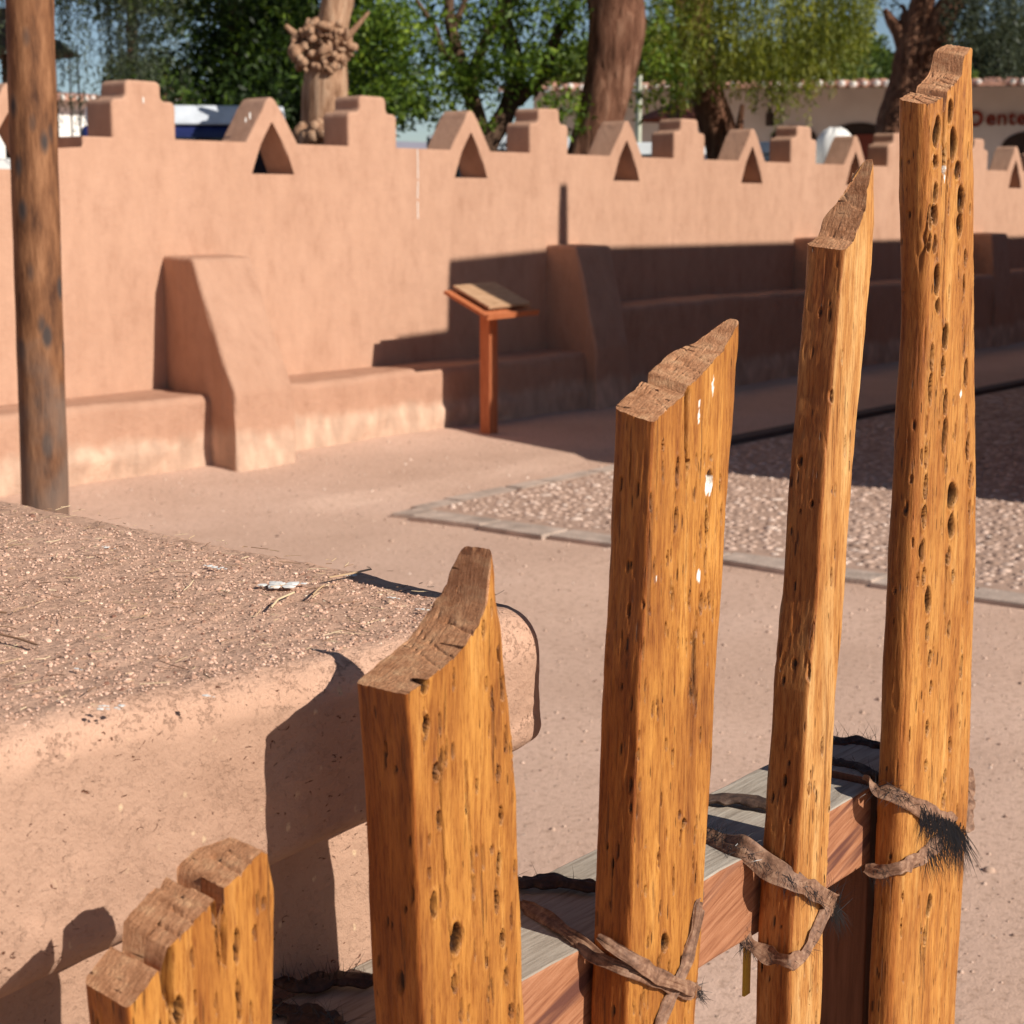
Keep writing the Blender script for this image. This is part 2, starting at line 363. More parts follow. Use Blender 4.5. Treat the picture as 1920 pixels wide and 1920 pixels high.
M['rail_top'] = m_plank('grey_weathered_plank', [(.25, .205, .16), (.40, .34, .275), (.51, .45, .37)], (12, 160, 160), rough=.9)
M['stile'] = m_plank('dark_varnished_board', [(.14, .06, .035), (.2, .09, .05), (.26, .12, .07)], (120, 120, 8), rough=.6)
M['leather'] = m_plank('dried_rawhide', [(.085, .042, .026), (.22, .115, .070), (.38, .23, .145)], (110, 110, 110), bmp=.0014, rough=.6)
M['leather_dk'] = m_plank('dark_rawhide', [(.035, .025, .022), (.07, .042, .032), (.13, .08, .055)], (90, 90, 90), bmp=.0014, rough=.6)
m, N, L, b = mat('coarse_animal_hair'); b.inputs['Base Color'].default_value = (.016, .014, .015, 1); b.inputs['Roughness'].default_value = .35; M['hair'] = m
m, N, L, b = mat('dry_straw'); b.inputs['Roughness'].default_value = .7
g = N.new('ShaderNodeNewGeometry'); r = ramp(N, L, g.outputs['Random Per Island'], [(0, (.13, .06, .035)), (.35, (.36, .2, .11)), (.7, (.60, .43, .25)), (1, (.78, .62, .40))]); L.new(r.outputs[0], b.inputs['Base Color']); M['straw'] = m
M['white'] = simple('bird_lime', (.74, .72, .68), .9, noise_amt=.12, nscale=200)
M['yellow'] = simple('yellow_paint', (.62, .40, .05), .5)

def m_bark(name, c, sc=(18, 18, 3.2), bd=.03):
    m, N, L, b = mat(name); b.inputs['Roughness'].default_value = .92; b.inputs['Specular IOR Level'].default_value = .15
    n = nd(N, 'ShaderNodeTexNoise', i_Scale=1., i_Detail=7., i_Roughness=.7, i_Distortion=.5); L.new(coords(N, L, sc), n.inputs['Vector'])
    r = ramp(N, L, n.outputs[0], [(.32, c[0]), (.5, c[1]), (.68, c[2])]); L.new(r.outputs[0], b.inputs['Base Color'])
    bump(N, L, b, n.outputs[0], 1., bd); return m
M['bark_pale'] = m_bark('pale_flaking_bark', [(.20, .10, .055), (.42, .245, .15), (.58, .39, .26)])
M['bark'] = m_bark('dark_furrowed_bark', [(.07, .030, .018), (.22, .10, .06), (.40, .22, .14)], (14, 14, 2.2), .07)
M['bark_slim'] = m_bark('grey_brown_bark', [(.05, .03, .02), (.12, .07, .045), (.2, .125, .085)])

def m_leaf(name, cols, trans=.35):
    m, N, L, b = mat(name); b.inputs['Roughness'].default_value = .5; b.inputs['Specular IOR Level'].default_value = .3
    g = N.new('ShaderNodeNewGeometry'); r = ramp(N, L, g.outputs['Random Per Island'], [(i/(len(cols)-1), c) for i, c in enumerate(cols)])
    cn = nd(N, 'ShaderNodeTexNoise', i_Scale=1.6, i_Detail=2.); L.new(coords(N, L), cn.inputs['Vector'])
    cr = ramp(N, L, cn.outputs[0], [(.32, (.45, .5, .45)), (.5, (.9, .92, .85)), (.68, (1.5, 1.4, 1.2))]); lc = mix(N, L, 1., r.outputs[0], cr.outputs[0], 'MULTIPLY')
    L.new(lc, b.inputs['Base Color'])
    t = N.new('ShaderNodeBsdfTranslucent'); tc = mix(N, L, 1., lc, (1.7, 1.6, .45), 'MULTIPLY'); L.new(tc, t.inputs[0])
    ms = N.new('ShaderNodeMixShader'); ms.inputs[0].default_value = trans
    L.new(b.outputs[0], ms.inputs[1]); L.new(t.outputs[0], ms.inputs[2]); L.new(ms.outputs[0], N['Material Output'].inputs[0])
    return m
M['leaf_dark'] = m_leaf('dark_glossy_leaves', [(.010, .022, .006), (.028, .055, .010), (.085, .14, .022)])
M['leaf_mid'] = m_leaf('bright_green_leaves', [(.03, .06, .010), (.085, .15, .018), (.20, .28, .035)])
M['leaf_weep'] = m_leaf('feathery_pepper_leaves', [(.10, .12, .02), (.18, .21, .035), (.34, .35, .09)], .4)
M['leaf_grey'] = m_leaf('dusty_willow_leaves', [(.03, .042, .03), (.055, .07, .045), (.09, .11, .07)], .2)
M['leaf_far'] = m_leaf('distant_foliage', [(.06, .10, .03), (.10, .15, .04), (.16, .21, .06)])

# ================================================================ SETTING
rim = 900.
# ground: one sheet, finer near
def grid_sheet(name, xs, ys, zf, material):
    X, Y = np.meshgrid(xs, ys, indexing='ij'); Z = zf(X, Y); nx, ny = X.shape
    V = np.stack([X, Y, Z], -1).reshape(-1, 3); i, j = np.meshgrid(np.arange(nx-1), np.arange(ny-1), indexing='ij')
    Fq = np.stack([i*ny+j, (i+1)*ny+j, (i+1)*ny+j+1, i*ny+j+1], -1).reshape(-1, 4)
    return link(name, npmesh(name, V, Fq), material)
xs = np.r_[-rim, -200, -60, -20, -8, np.arange(-4, 24, .12), 26, 32, 45, 80, 200, 600, 4000]
ys = np.r_[-rim, -200, -60, -20, -8, np.arange(-3, 9.2, .12), 11, 14, 20, 35, 80, 200, 600, 4000]
CX0, CX1, CY0, CY1 = 6.98, 22.0, 2.2, 6.15      # cobbled area
def gh(X, Y):
    z = .010*fbm(X*1.3, Y*1.3, X*0, 3, 5)
    near = np.clip((Y-7.2)/.9, 0, 1)*np.clip((13-X)/3, 0, 1)   # dirt banked a little against the bench
    z = z+near**2*.02
    ins = (X > CX0-.3) & (X < CX1+.3) & (Y > CY0-.3) & (Y < CY1+.5)
    z = np.where(ins, np.minimum(z, -.022), z)
    return np.where((X < -5) | (X > 25) | (Y > 9.3) | (Y < -4), 0, z)
tag(grid_sheet('ground', xs, ys, gh, M['ground']), kind='structure')

# cobbles: bedding sheet + thousands of river stones
bm = bmesh.new(); prism(bm, [(CX0, CY0, -.02), (CX1, CY0, -.02), (CX1, CY1, -.02), (CX0, CY1, -.02)], (0, 0, .018))
tag(bm_obj('path', bm, simple('cobble_mortar', (.42, .275, .205), .95, bmp=.006)), kind='structure')
sp = []
def dome(nr=8):
    V = [(0, 0, 1.)]
    for e, rr in ((.72, .62), (.2, .95), (-.35, 1.02)):
        for k in range(nr):
            a = 2*PI*(k+(.5 if e == .2 else 0))/nr; V.append((rr*math.cos(a), rr*math.sin(a), e))
    Fq = []
    for k in range(nr): Fq.append((0, 1+k, 1+(k+1) % nr, 1+(k+1) % nr))
    for q in range(2):
        for k in range(nr): Fq.append((1+q*nr+k, 1+(q+1)*nr+k, 1+(q+1)*nr+(k+1) % nr, 1+q*nr+(k+1) % nr))
    return np.array(V), np.array(Fq)
dv, df = dome()
tri = []
for f in df:
    tri.append((f[0], f[1], f[2]))
    if f[3] != f[2]: tri.append((f[0], f[2], f[3]))
df = np.array(tri)
pts = []
for x0, x1, st in ((CX0+.1, 12., .064), (12., CX1, .085)):
    ax_ = np.arange(x0, x1, st); ay = np.arange(CY0+.05, CY1-.02, st*.92)
    for q, yy in enumerate(ay):
        for xx in ax_: pts.append((xx+(st/2 if q % 2 else 0), yy, st))
pts = np.array(pts); n = len(pts)
pts[:, 0] += RG.uniform(-.016, .016, n); pts[:, 1] += RG.uniform(-.016, .016, n)
keep = pts[:, 0] < 2.62*pts[:, 1]+1.5; pts = pts[keep]; n = len(pts)
vs_ = RG.lognormal(0, .22, n); s1 = pts[:, 2]*RG.uniform(.36, .56, n)*vs_; s2 = pts[:, 2]*RG.uniform(.30, .46, n)*vs_; sz = RG.uniform(.006, .017, n); an = RG.uniform(0, PI, n)
x = dv[None, :, 0]*s1[:, None]; y = dv[None, :, 1]*s2[:, None]
jit = RG.uniform(.88, 1.12, (n, len(dv)))
X = pts[:, 0, None]+(x*np.cos(an)[:, None]-y*np.sin(an)[:, None])*jit; Y = pts[:, 1, None]+(x*np.sin(an)[:, None]+y*np.cos(an)[:, None])*jit
Z = -.0072+dv[None, :, 2]*sz[:, None]
V = np.stack([X, Y, Z], -1).reshape(-1, 3); Fq = (df[None]+(np.arange(n)*len(dv))[:, None, None]).reshape(-1, 3)
m, N, L, b = mat('river_stones'); b.inputs['Roughness'].default_value = .85; b.inputs['Specular IOR Level'].default_value = .2
g = N.new('ShaderNodeNewGeometry'); r = ramp(N, L, g.outputs['Random Per Island'], [(0, (.33, .215, .16)), (.3, (.52, .36, .28)), (.8, (.66, .475, .38)), (1, (.76, .60, .50))])
nn = nd(N, 'ShaderNodeTexNoise', i_Scale=60., i_Detail=5.); L.new(coords(N, L), nn.inputs['Vector'])
L.new(mix(N, L, .5, r.outputs[0], ramp(N, L, nn.outputs[0], [(.35, (.7, .66, .62)), (.6, (1.05, 1.05, 1.05))]).outputs[0], 'MULTIPLY'), b.inputs['Base Color'])
bump(N, L, b, nn.outputs[0], .5, .003); M['stones'] = m
tag(link('cobblestones', npmesh('cobblestones', V, Fq), M['stones']), 'small tan river cobbles set close together between grey stone borders', 'cobblestones', kind='stuff')
# border slabs: irregular grey stones along both visible edges
M['slab'] = simple('grey_border_stone', (.45, .345, .28), .95, noise_amt=.3, nscale=7, bmp=.008)
def slab_row(a, bpt, w, n, seed):
    rr = random.Random(seed); bm = bmesh.new(); a = Vector(a); bpt = Vector(bpt); d = bpt-a; Ln = d.length; d.normalize(); s = Vector((-d.y, d.x, 0)); t = 0; k = 0
    while t < Ln:
        l = rr.uniform(.25, .55); l = min(l, Ln-t); p = a+d*t; w1 = w*rr.uniform(.85, 1.1); w2 = w*rr.uniform(.85, 1.1); z = rr.uniform(-.002, .004)
        o = rr.uniform(-.015, .015)
        q = [p+d*.006+s*o, p+d*(l-.006)+s*(o+rr.uniform(-.01, .01)), p+d*(l-.006)+s*(w2+o), p+d*.006+s*(w1+o)]
        prism(bm, [(v.x, v.y, z) for v in q], (0, 0, -.06)); t += l
    bmesh.ops.bevel(bm, geom=[e for e in bm.edges if abs(e.verts[0].co.z-e.verts[1].co.z) < .01 and e.verts[0].co.z > -.01], offset=.005, segments=2, affect='EDGES')
    return bm
tag(bm_obj('path_border', slab_row((CX0+.02, CY0-.3, 0), (CX0+.02, CY1+.02, 0), .21, 0, 3), M['slab']), kind='structure')
tag(bm_obj('path_border', slab_row((CX0+.03, CY1-.04, 0), (9.6, CY1-.04, 0), .15, 0, 4), M['slab']), kind='structure')
# low kerb with an open joint behind it further along
bm = bmesh.new(); prism(bm, [(9.4, 6.17, -.02), (24, 6.20, -.02), (24, 6.32, -.02), (9.4, 6.30, -.02)], (0, 0, .05))
tag(bm_obj('kerb', bm, simple('dark_kerb_stone', (.10, .08, .075), .9)), kind='structure')

# loose grit on the dirt
n = 9000; gx = RG.uniform(.3, 9.3, n)**1.0; gy = RG.uniform(.9, 8.0, n); kp = ~((gx > CX0-.1) & (gy < CY1+.1)) & (gx < 2.7*gy+.5) & (gx > .7*gy-1.2)
gx, gy = gx[kp], gy[kp]; n = len(gx); s1 = RG.lognormal(math.log(.0030), .45, n)*(1+gx/16); an = RG.uniform(0, PI, n); el_ = RG.uniform(.55, 1, n)
x = dv[None, :, 0]*s1[:, None]; y = dv[None, :, 1]*(s1*el_)[:, None]; jit = RG.uniform(.8, 1.2, (n, len(dv)))
X = gx[:, None]+(x*np.cos(an)[:, None]-y*np.sin(an)[:, None])*jit; Y = gy[:, None]+(x*np.sin(an)[:, None]+y*np.cos(an)[:, None])*jit
Z = gh(gx, gy)[:, None]+dv[None, :, 2]*(s1*.6)[:, None]+.001
m, N, L, b = mat('loose_grit'); b.inputs['Roughness'].default_value = .9
g = N.new('ShaderNodeNewGeometry'); r = ramp(N, L, g.outputs['Random Per Island'], [(0, (.20, .12, .09)), (.3, (.45, .30, .22)), (.85, (.60, .42, .32)), (1, (.70, .55, .45))]); L.new(r.outputs[0], b.inputs['Base Color'])
tag(link('gravel', npmesh('gravel', np.stack([X, Y, Z], -1).reshape(-1, 3), (df[None]+(np.arange(n)*len(dv))[:, None, None]).reshape(-1, 3)), m), 'loose grit and tiny stones scattered over the pinkish dirt', 'gravel', kind='stuff')

# ---------------------------------------------------------------- battlement wall
YW = 8.6; TW = .25
wall = empty('battlement_wall', (7.3, YW, 0)); tag(wall, 'long low tan adobe wall with stepped and triangular merlons along its top', 'wall')
def tri_c(k): return 8.355+2.06*k
def stp_c(k): return 7.275+2.06*k
KT = range(-3, 12); zs = 1.788
bev_kw = dict(segments=4, profile=.5, affect='EDGES')
def extr(poly, y0=YW, t=TW): # polygon in XZ -> solid
    bm = bmesh.new(); fs = prism(bm, [(p[0], y0, p[1]) for p in poly], (0, t, 0)); return bm, fs
def wobble(bm, amp=.006, sc=3., seed=2, z0=2.0):
    co = np.array([v.co[:] for v in bm.verts])
    dx = amp*fbm(co[:, 0]*sc, co[:, 1]*sc, co[:, 2]*sc, 2, seed); dz = amp*fbm(co[:, 0]*sc+9, co[:, 1]*sc, co[:, 2]*sc, 2, seed+5)
    for v, a, c in zip(bm.verts, dx, dz):
        k = min(1, max(0, (v.co.z-z0)/.06)); v.co.x += a*k; v.co.z += c*.6*k
# the body's outline carries a notch under each triangular merlon
top = []
def wt(x): return 1.925 if x < 6.80 else 2.005
for k in KT:
    c = tri_c(k); z = wt(c)
    hw = .222*(2.16-z)/(2.16-zs)
    if k == -1: pass
    top += [(c-.238, z), (c-hw, z), (c-.222, zs), (c+.222, zs), (c+hw, z), (c+.238, z)]
    nx = tri_c(k)+1.03
    if abs(nx+.0-7.33) < .3: top += [(6.80, wt(6.7)), (6.80, wt(6.9))]
xL, xR = top[0][0]-1.2, top[-1][0]+1.2
# keep notch vertices only (clean polygon)
poly = [(xL, -.1), (xL, wt(xL))]; covered = []
for k in KT:
    c = tri_c(k); z = wt(c); hw = .222*(2.16-z)/(2.16-zs)
    poly += [(c-.238, z), (c-hw, z), (c-.222, zs), (c+.222, zs), (c+hw, z), (c+.238, z)]
    if k == -1: poly += [(6.80, 1.925), (6.80, 2.005)]
    poly += [(stp_c(k+1)-.25, wt(stp_c(k+1))), (stp_c(k+1)+.25, wt(stp_c(k+1)))]
    covered += [(c-.238, c-hw), (c+hw, c+.238), (stp_c(k+1)-.25, stp_c(k+1)+.25)]
poly += [(xR, wt(xR)), (xR, -.1)]
bm, fs = extr(poly[::-1])
def cov(e):
    m_ = (e.verts[0].co.x+e.verts[1].co.x)/2; return abs(e.verts[0].co.z-e.verts[1].co.z) < .01 and any(a+.001 < m_ < b-.001 for a, b in covered) and e.verts[0].co.z > 1.85
es = [e for e in bm.edges if abs(e.verts[0].co.y-e.verts[1].co.y) < 1e-4 and min(e.verts[0].co.z, e.verts[1].co.z) > 1.7 and not cov(e)]
bmesh.ops.bevel(bm, geom=es, offset=.016, **bev_kw)
bm_obj('wall_body', bm, M['adobe'], wall)
def tri_merlon(c, z0):
    hw = .222*(2.16-z0)/(2.16-zs)
    rr = .055; ot = 2.33
    o = [(c-.238, z0)]
    # rounded ridge
    ap = (c, ot); sl = math.atan2(ot-z0, .238)
    pts = []
    for t in np.linspace(0, 1, 7):
        # quadratic bezier across the ridge
        a = np.array([c-.07, ot-.07*math.tan(sl)]); e = np.array([c+.07, ot-.07*math.tan(sl)]); m_ = np.array([c, ot+.035])
        pts.append(tuple((1-t)**2*a+2*t*(1-t)*m_+t*t*e))
    o += pts+[(c+.238, z0), (c+hw, z0), (c+.012, 2.15), (c-.012, 2.15), (c-hw, z0)]
    bm, _ = extr(o[::-1])
    es = [e for e in bm.edges if abs(e.verts[0].co.y-e.verts[1].co.y) < 1e-4 and max(e.verts[0].co.z, e.verts[1].co.z) > z0+.03]
    bmesh.ops.bevel(bm, geom=es, offset=.012, segments=3, profile=.5, affect='EDGES'); return bm
def stp_merlon(c, z0, left_low=False):
    z0b = z0
    L_ = 6.80 if left_low else c-.25
    if left_low: o = [(6.801, 1.93), (6.801, z0b)] if False else [(c-.25, z0b)]
    else: o = [(c-.25, z0b)]
    o += [(c-.25, 2.24), (c-.135, 2.24), (c-.135, 2.355), (c+.135, 2.355), (c+.135, 2.235), (c+.25, 2.235), (c+.25, z0b)]
    bm, _ = extr(o[::-1])
    vert_e = [e for e in bm.edges if abs(e.verts[0].co.y-e.verts[1].co.y) > .1 and min(e.verts[0].co.z, e.verts[1].co.z) > z0+.05]
    bmesh.ops.bevel(bm, geom=vert_e, offset=.04, segments=5, profile=.5, affect='EDGES')
    es = [e for e in bm.edges if abs(e.verts[0].co.y-e.verts[1].co.y) < 1e-4 and max(e.verts[0].co.z, e.verts[1].co.z) > z0+.03]
    bmesh.ops.bevel(bm, geom=es, offset=.02, segments=4, profile=.5, affect='EDGES'); return bm
rj = random.Random(4)
for k in KT:
    bm = tri_merlon(tri_c(k), wt(tri_c(k))); wobble(bm, .007, 3, 3+k); bm_obj('triangular_merlon', bm, M['adobe'], wall)
    bm = stp_merlon(stp_c(k), wt(stp_c(k))); wobble(bm, .010, 3, 30+k); bm_obj('stepped_merlon', bm, M['adobe'], wall)
# buttresses
def buttress(x0, x1, yf, shear=.2, zt=1.28, kz=.46):
    prof = [(YW-.002, 0), (YW-.002, zt), (8.25, zt), (yf, kz), (yf, -.06), (YW-.002, -.06)]
    prof = [(YW+.02, -.06), (YW+.02, zt+.01), (8.27, zt), (yf-.0, kz+.02), (yf, .25), (yf-.02, -.06)]
    bm = bmesh.new(); prism(bm, [(x0, p[0], p[1]) for p in prof], (x1-x0, 0, 0))
    es = [e for e in bm.edges if not (e.verts[0].co.y > YW and e.verts[1].co.y > YW) and max(e.verts[0].co.z, e.verts[1].co.z) > 0]
    bmesh.ops.bevel(bm, geom=es, offset=.028, segments=4, profile=.5, affect='EDGES')
    for _ in range(2): bmesh.ops.subdivide_edges(bm, edges=[e for e in bm.edges if e.calc_length() > .12], cuts=2, use_grid_fill=True)
    for v in bm.verts: v.co.x += shear*(v.co.y-yf)
    for v in bm.verts:
        if v.co.y < YW: v.co += Vector((fbm(v.co.x*4, v.co.y*4, v.co.z*4, 2, 8), fbm(v.co.x*4, v.co.y*4, v.co.z*4, 2, 9), 0))*.008
    return bm
for x0, x1, yf in ((3.2, 3.7, 7.8), (7.26, 7.76, 7.85), (11.29, 11.76, 8.05), (15.3, 15.77, 8.1), (19.33, 19.8, 8.19)):
    bm_obj('buttress', buttress(x0, x1, yf, .165 if x0 < 8 else .12), M['bench'], wall, smooth=False)
# bench in runs between buttresses
def bench(x0, x1, yf, h):
    nx = max(6, int((x1-x0)/.06)); X = np.linspace(x0, x1, nx)
    prof = []; 
    for t in np.linspace(0, 1, 10): prof.append((YW+.02-(YW+.02-(yf+.05))*t, h))
    for a in np.linspace(0, PI/2, 8)[1:]: prof.append((yf+.05-.05*math.sin(a), h-.05*(1-math.cos(a))))
    zb = h-.05
    for t in np.linspace(0, 1, 14)[1:]: prof.append((yf, zb*(1-t)-.05*t))
    P = np.array(prof); V = np.zeros((nx, len(P), 3)); V[..., 0] = X[:, None]; V[..., 1] = P[None, :, 0]; V[..., 2] = P[None, :, 1]
    A, B, Cc = V[..., 0], V[..., 1], V[..., 2]
    fr = (P[:, 0] < YW-.1)[None, :]
    low = np.clip((.2-Cc)/.04, 0, 1)     # rubble footing stands proud
    foot = low*(.015+.018*fbm(A*4.2, A*0, Cc*6, 2, 41))
    V[..., 1] += np.where(fr, .018*fbm(A*1.5, B*2, Cc*2, 3, 21)-foot, 0)
    V[..., 2] += np.where(fr, .012*fbm(A*2, B*2, Cc*0, 2, 22), 0)
    m_ = len(P); i, j = np.meshgrid(np.arange(nx-1), np.arange(m_-1), indexing='ij')
    Fq = np.stack([i*m_+j, (i+1)*m_+j, (i+1)*m_+j+1, i*m_+j+1], -1).reshape(-1, 4)
    # closed back/underside so that it has body
    return link('bench', npmesh('bench', V.reshape(-1, 3), Fq[:, ::-1]), M['bench'], wall)
bench(3.71, 7.32, 8.13, .46); bench(7.75, 11.33, 8.17, .46); bench(11.75, 15.4, 8.2, .80); bench(15.76, 19.4, 8.22, .82); bench(19.79, 30, 8.25, .84); bench(-1, 3.3, 8.12, .46)
# thin white drip running down the wall
bm = bmesh.new()
for (x0, y0), (x1, y1) in (((783, 280), (784, 335)), ((784, 340), (783, 372)), ((783, 378), (784, 410))):
    a = py(x0, y0, YW-.003); c = py(x1, y1, YW-.003)
    prism(bm, [(a[0]-.004, a[1], a[2]), (a[0]+.004, a[1], a[2]), (c[0]+.004, c[1], c[2]), (c[0]-.004, c[1], c[2])], (0, .002, 0))
for (xx, yy, ww, hh) in ((468, 190, 3, 12), (460, 200, 3, 8), (268, 160, 3, 10)):
    a = py(xx, yy, YW-.003); box(bm, a[0]-.005, a[0]+.005, a[1]-.0, a[1]+.002, a[2]-hh*.0035-.07, a[2]-.07)
bm_obj('drip_stain', bm, M['white'], wall)

# ---------------------------------------------------------------- unseen wall out of frame on the right, outlined to cast the big shadow
Q = [(9.2, 0), (9.2, 1.22), (9.26, 1.8), (9.82, 2.93), (9.82, 3.82), (10.39, 3.84), (10.41, 4.36), (11.78, 4.42), (11.79, 4.93), (11.89, 4.93), (11.90, 4.42), (60, 4.25), (60, 0)]
bm = bmesh.new(); prism(bm, [(p[0], 3.5, p[1]) for p in Q], (0, -.35, 0))
tag(bm_obj('shadow_wall', bm, M['screen']), 'tall unseen adobe wall right of the frame, outlined to throw the long shadow', 'wall')

# ---------------------------------------------------------------- adobe pillar beside the gate
pil = empty('adobe_pillar', (.9, 1.8, 0)); tag(pil, 'broad low adobe gate pier with rounded, straw flecked coping', 'pillar')
def ringed(x0, x1, y0, y1, R, prof, ds, nin, name, material, disp, seed):
    """rounded rectangle outline swept through prof [(inset,z)], top closed by shrinking rings"""
    out = []; nor = []
    def arc(cx, cy, a0, a1):
        nn = max(6, int(R*abs(a1-a0)/ds))
        for a in np.linspace(a0, a1, nn, endpoint=False): out.append((cx+R*math.cos(a), cy+R*math.sin(a))); nor.append((math.cos(a), math.sin(a)))
    def lin(ax, ay, bx, by, nx_, ny_):
        nn = max(2, int(math.hypot(bx-ax, by-ay)/ds))
        for t in np.linspace(0, 1, nn, endpoint=False): out.append((ax+(bx-ax)*t, ay+(by-ay)*t)); nor.append((nx_, ny_))
    lin(x0+R, y0, x1-R, y0, 0, -1); arc(x1-R, y0+R, -PI/2, 0); lin(x1, y0+R, x1, y1-R, 1, 0); arc(x1-R, y1-R, 0, PI/2)
    lin(x1-R, y1, x0+R, y1, 0, 1); arc(x0+R, y1-R, PI/2, PI); lin(x0, y1-R, x0, y0+R, -1, 0); arc(x0+R, y0+R, PI, 1.5*PI)
    O = np.array(out); Nn = np.array(nor); n = len(O); rows = []
    for ins, z in prof: rows.append(np.c_[O-Nn*ins, np.full(n, z)])
    last = rows[-1]; cx = np.clip(last[:, 0], x0+.5, x1-.5); cy = np.clip(last[:, 1], y0+.5, y1-.5)
    if x1-x0 < 1.01: cx[:] = (x0+x1)/2
    for t in np.linspace(0, 1, nin)[1:]:
        rows.append(np.c_[last[:, 0]*(1-t)+cx*t, last[:, 1]*(1-t)+cy*t, last[:, 2]])
    V = np.array(rows); m_ = len(rows)
    V = disp(V)
    i, j = np.meshgrid(np.arange(m_-1), np.arange(n), indexing='ij'); j2 = (j+1) % n
    Fq = np.stack([i*n+j, i*n+j2, (i+1)*n+j2, (i+1)*n+j], -1).reshape(-1, 4)
    return link(name, npmesh(name, V.reshape(-1, 3), Fq), material, pil)
ZT = 1.226; RV = .036
prof = [(.16, 1.026), (.06, 1.022), (.03, 1.023), (.012, 1.030), (.002, 1.044)]
prof += [(0., z) for z in np.arange(1.054, ZT-RV, .006)]
prof += [(RV*(1-math.cos(a)), ZT-RV+RV*math.sin(a)) for a in np.linspace(0, PI/2, 14)]
AT = math.radians(6.2)
def turn(V):
    dx = V[..., 0]-.955; dy = V[..., 1]-1.0; V[..., 0] = .955+dx*math.cos(AT)+dy*math.sin(AT); V[..., 1] = 1.0-dx*math.sin(AT)+dy*math.cos(AT); return V
def dispS(V):
    x, y, z = V[..., 0], V[..., 1], V[..., 2]
    up = np.clip((z-ZT+.04)/.04, 0, 1)
    V[..., 2] += up*(.006*fbm(x*3, y*3, z*0, 3, 3)+.0012*fbm(x*55, y*55, z*0, 3, 4)-.02*np.clip((y-1.0)/1.6, 0, 1)*0)
    low = 1-up
    V[..., 1] += low*(.006*fbm(x*4, y*4, z*4, 3, 6)+.0016*fbm(x*30, y*30, z*30, 3, 7))
    V[..., 0] += low*.005*fbm(x*4+9, y*4, z*4, 3, 8)
    # bottom edge climbs a little towards the gate
    V[..., 2] += (1-np.clip((z-1.02)/.15, 0, 1))*np.clip((x-.70)/.6, 0, 1)*.078
    V[..., 2] -= up*.012*np.clip(y-1, 0, 5)
    return turn(V)
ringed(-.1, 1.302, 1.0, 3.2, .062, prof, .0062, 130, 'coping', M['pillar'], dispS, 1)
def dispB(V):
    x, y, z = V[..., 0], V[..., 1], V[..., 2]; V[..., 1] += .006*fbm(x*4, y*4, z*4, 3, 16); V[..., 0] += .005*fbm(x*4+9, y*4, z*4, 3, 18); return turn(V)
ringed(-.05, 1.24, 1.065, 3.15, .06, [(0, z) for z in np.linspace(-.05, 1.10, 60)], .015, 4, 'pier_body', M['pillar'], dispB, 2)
# straw lying in the coping
def sticks(n, xr, yr, zf, lr, wr, seed, tilt=.15):
    g = np.random.default_rng(seed); V = []; Fq = []
    x = g.uniform(*xr, n); y = g.uniform(*yr, n); a = g.normal(.35, .75, n)+np.where(g.random(n) < .35, PI/2, 0); l = g.uniform(*lr, n)**1.0; w = g.uniform(*wr, n)
    l = lr[0]+(lr[1]-lr[0])*g.random(n)**2.2
    for k in range(n):
        d = np.array([math.cos(a[k]), math.sin(a[k]), 0])*l[k]/2; s = np.array([-math.sin(a[k]), math.cos(a[k]), 0])*w[k]/2
        c = np.array([x[k], y[k], zf(x[k], y[k])+w[k]*.5]); up = np.array([0, 0, w[k]*.6]); tz = np.array([0, 0, g.normal(0, tilt)*l[k]*.3])
        bend = s*g.normal(0, 3)
        q = [c-d-s-tz, c-d+s-tz, c-d+up-tz, c-s+bend, c+s+bend, c+up+bend, c+d-s+tz, c+d+s+tz, c+d+up+tz]
        o = len(V); V += q
        for b0 in (0, 3):
            for e0, e1 in ((0, 1), (1, 2), (2, 0)): Fq.append((o+b0+e0, o+b0+e1, o+b0+3+e1, o+b0+3+e0))
    return np.array(V), np.array(Fq)
zslab = lambda x, y: ZT+.004-.012*max(0, y-1)+float(.006*fbm(np.array(x*3), np.array(y*3), np.array(0.), 3, 3))
V, Fq = sticks(1300, (.40, 1.29), (1.03, 2.1), zslab, (.004, .028), (.0005, .0012), 5)
V2, F2 = sticks(9, (.65, 1.25), (1.06, 1.8), lambda x, y: zslab(x, y)+.001, (.05, .085), (.002, .003), 8)
V = turn(V); V2 = turn(V2)
tag(link('straw', npmesh('straw', np.r_[V, V2], np.r_[Fq, F2+len(V)]), M['straw'], pil), kind='stuff')
# loose crumbs of mud on the coping
n = 17000; g_ = np.random.default_rng(77); gx = g_.uniform(.35, 1.25, n); gy = 1.0+.02+(g_.random(n)**1.3)*1.15; s1 = g_.lognormal(math.log(.0009), .42, n); an = g_.uniform(0, PI, n)
zc = ZT+.0005-.012*np.maximum(0, gy-1)+.006*fbm(gx*3, gy*3, gx*0, 3, 3)+.0012*fbm(gx*55, gy*55, gx*0, 3, 4)-.036*np.clip((1.036-gy)/.036, 0, 1)**2
x = dv[None, :, 0]*s1[:, None]*1.2; y = dv[None, :, 1]*s1[:, None]; jit = g_.uniform(.7, 1.3, (n, len(dv)))
V = np.stack([gx[:, None]+(x*np.cos(an)[:, None]-y*np.sin(an)[:, None])*jit, gy[:, None]+(x*np.sin(an)[:, None]+y*np.cos(an)[:, None])*jit, zc[:, None]+dv[None, :, 2]*(s1*.8)[:, None]], -1)
m, N, L, b = mat('mud_crumbs'); b.inputs['Roughness'].default_value = .95; g = N.new('ShaderNodeNewGeometry')
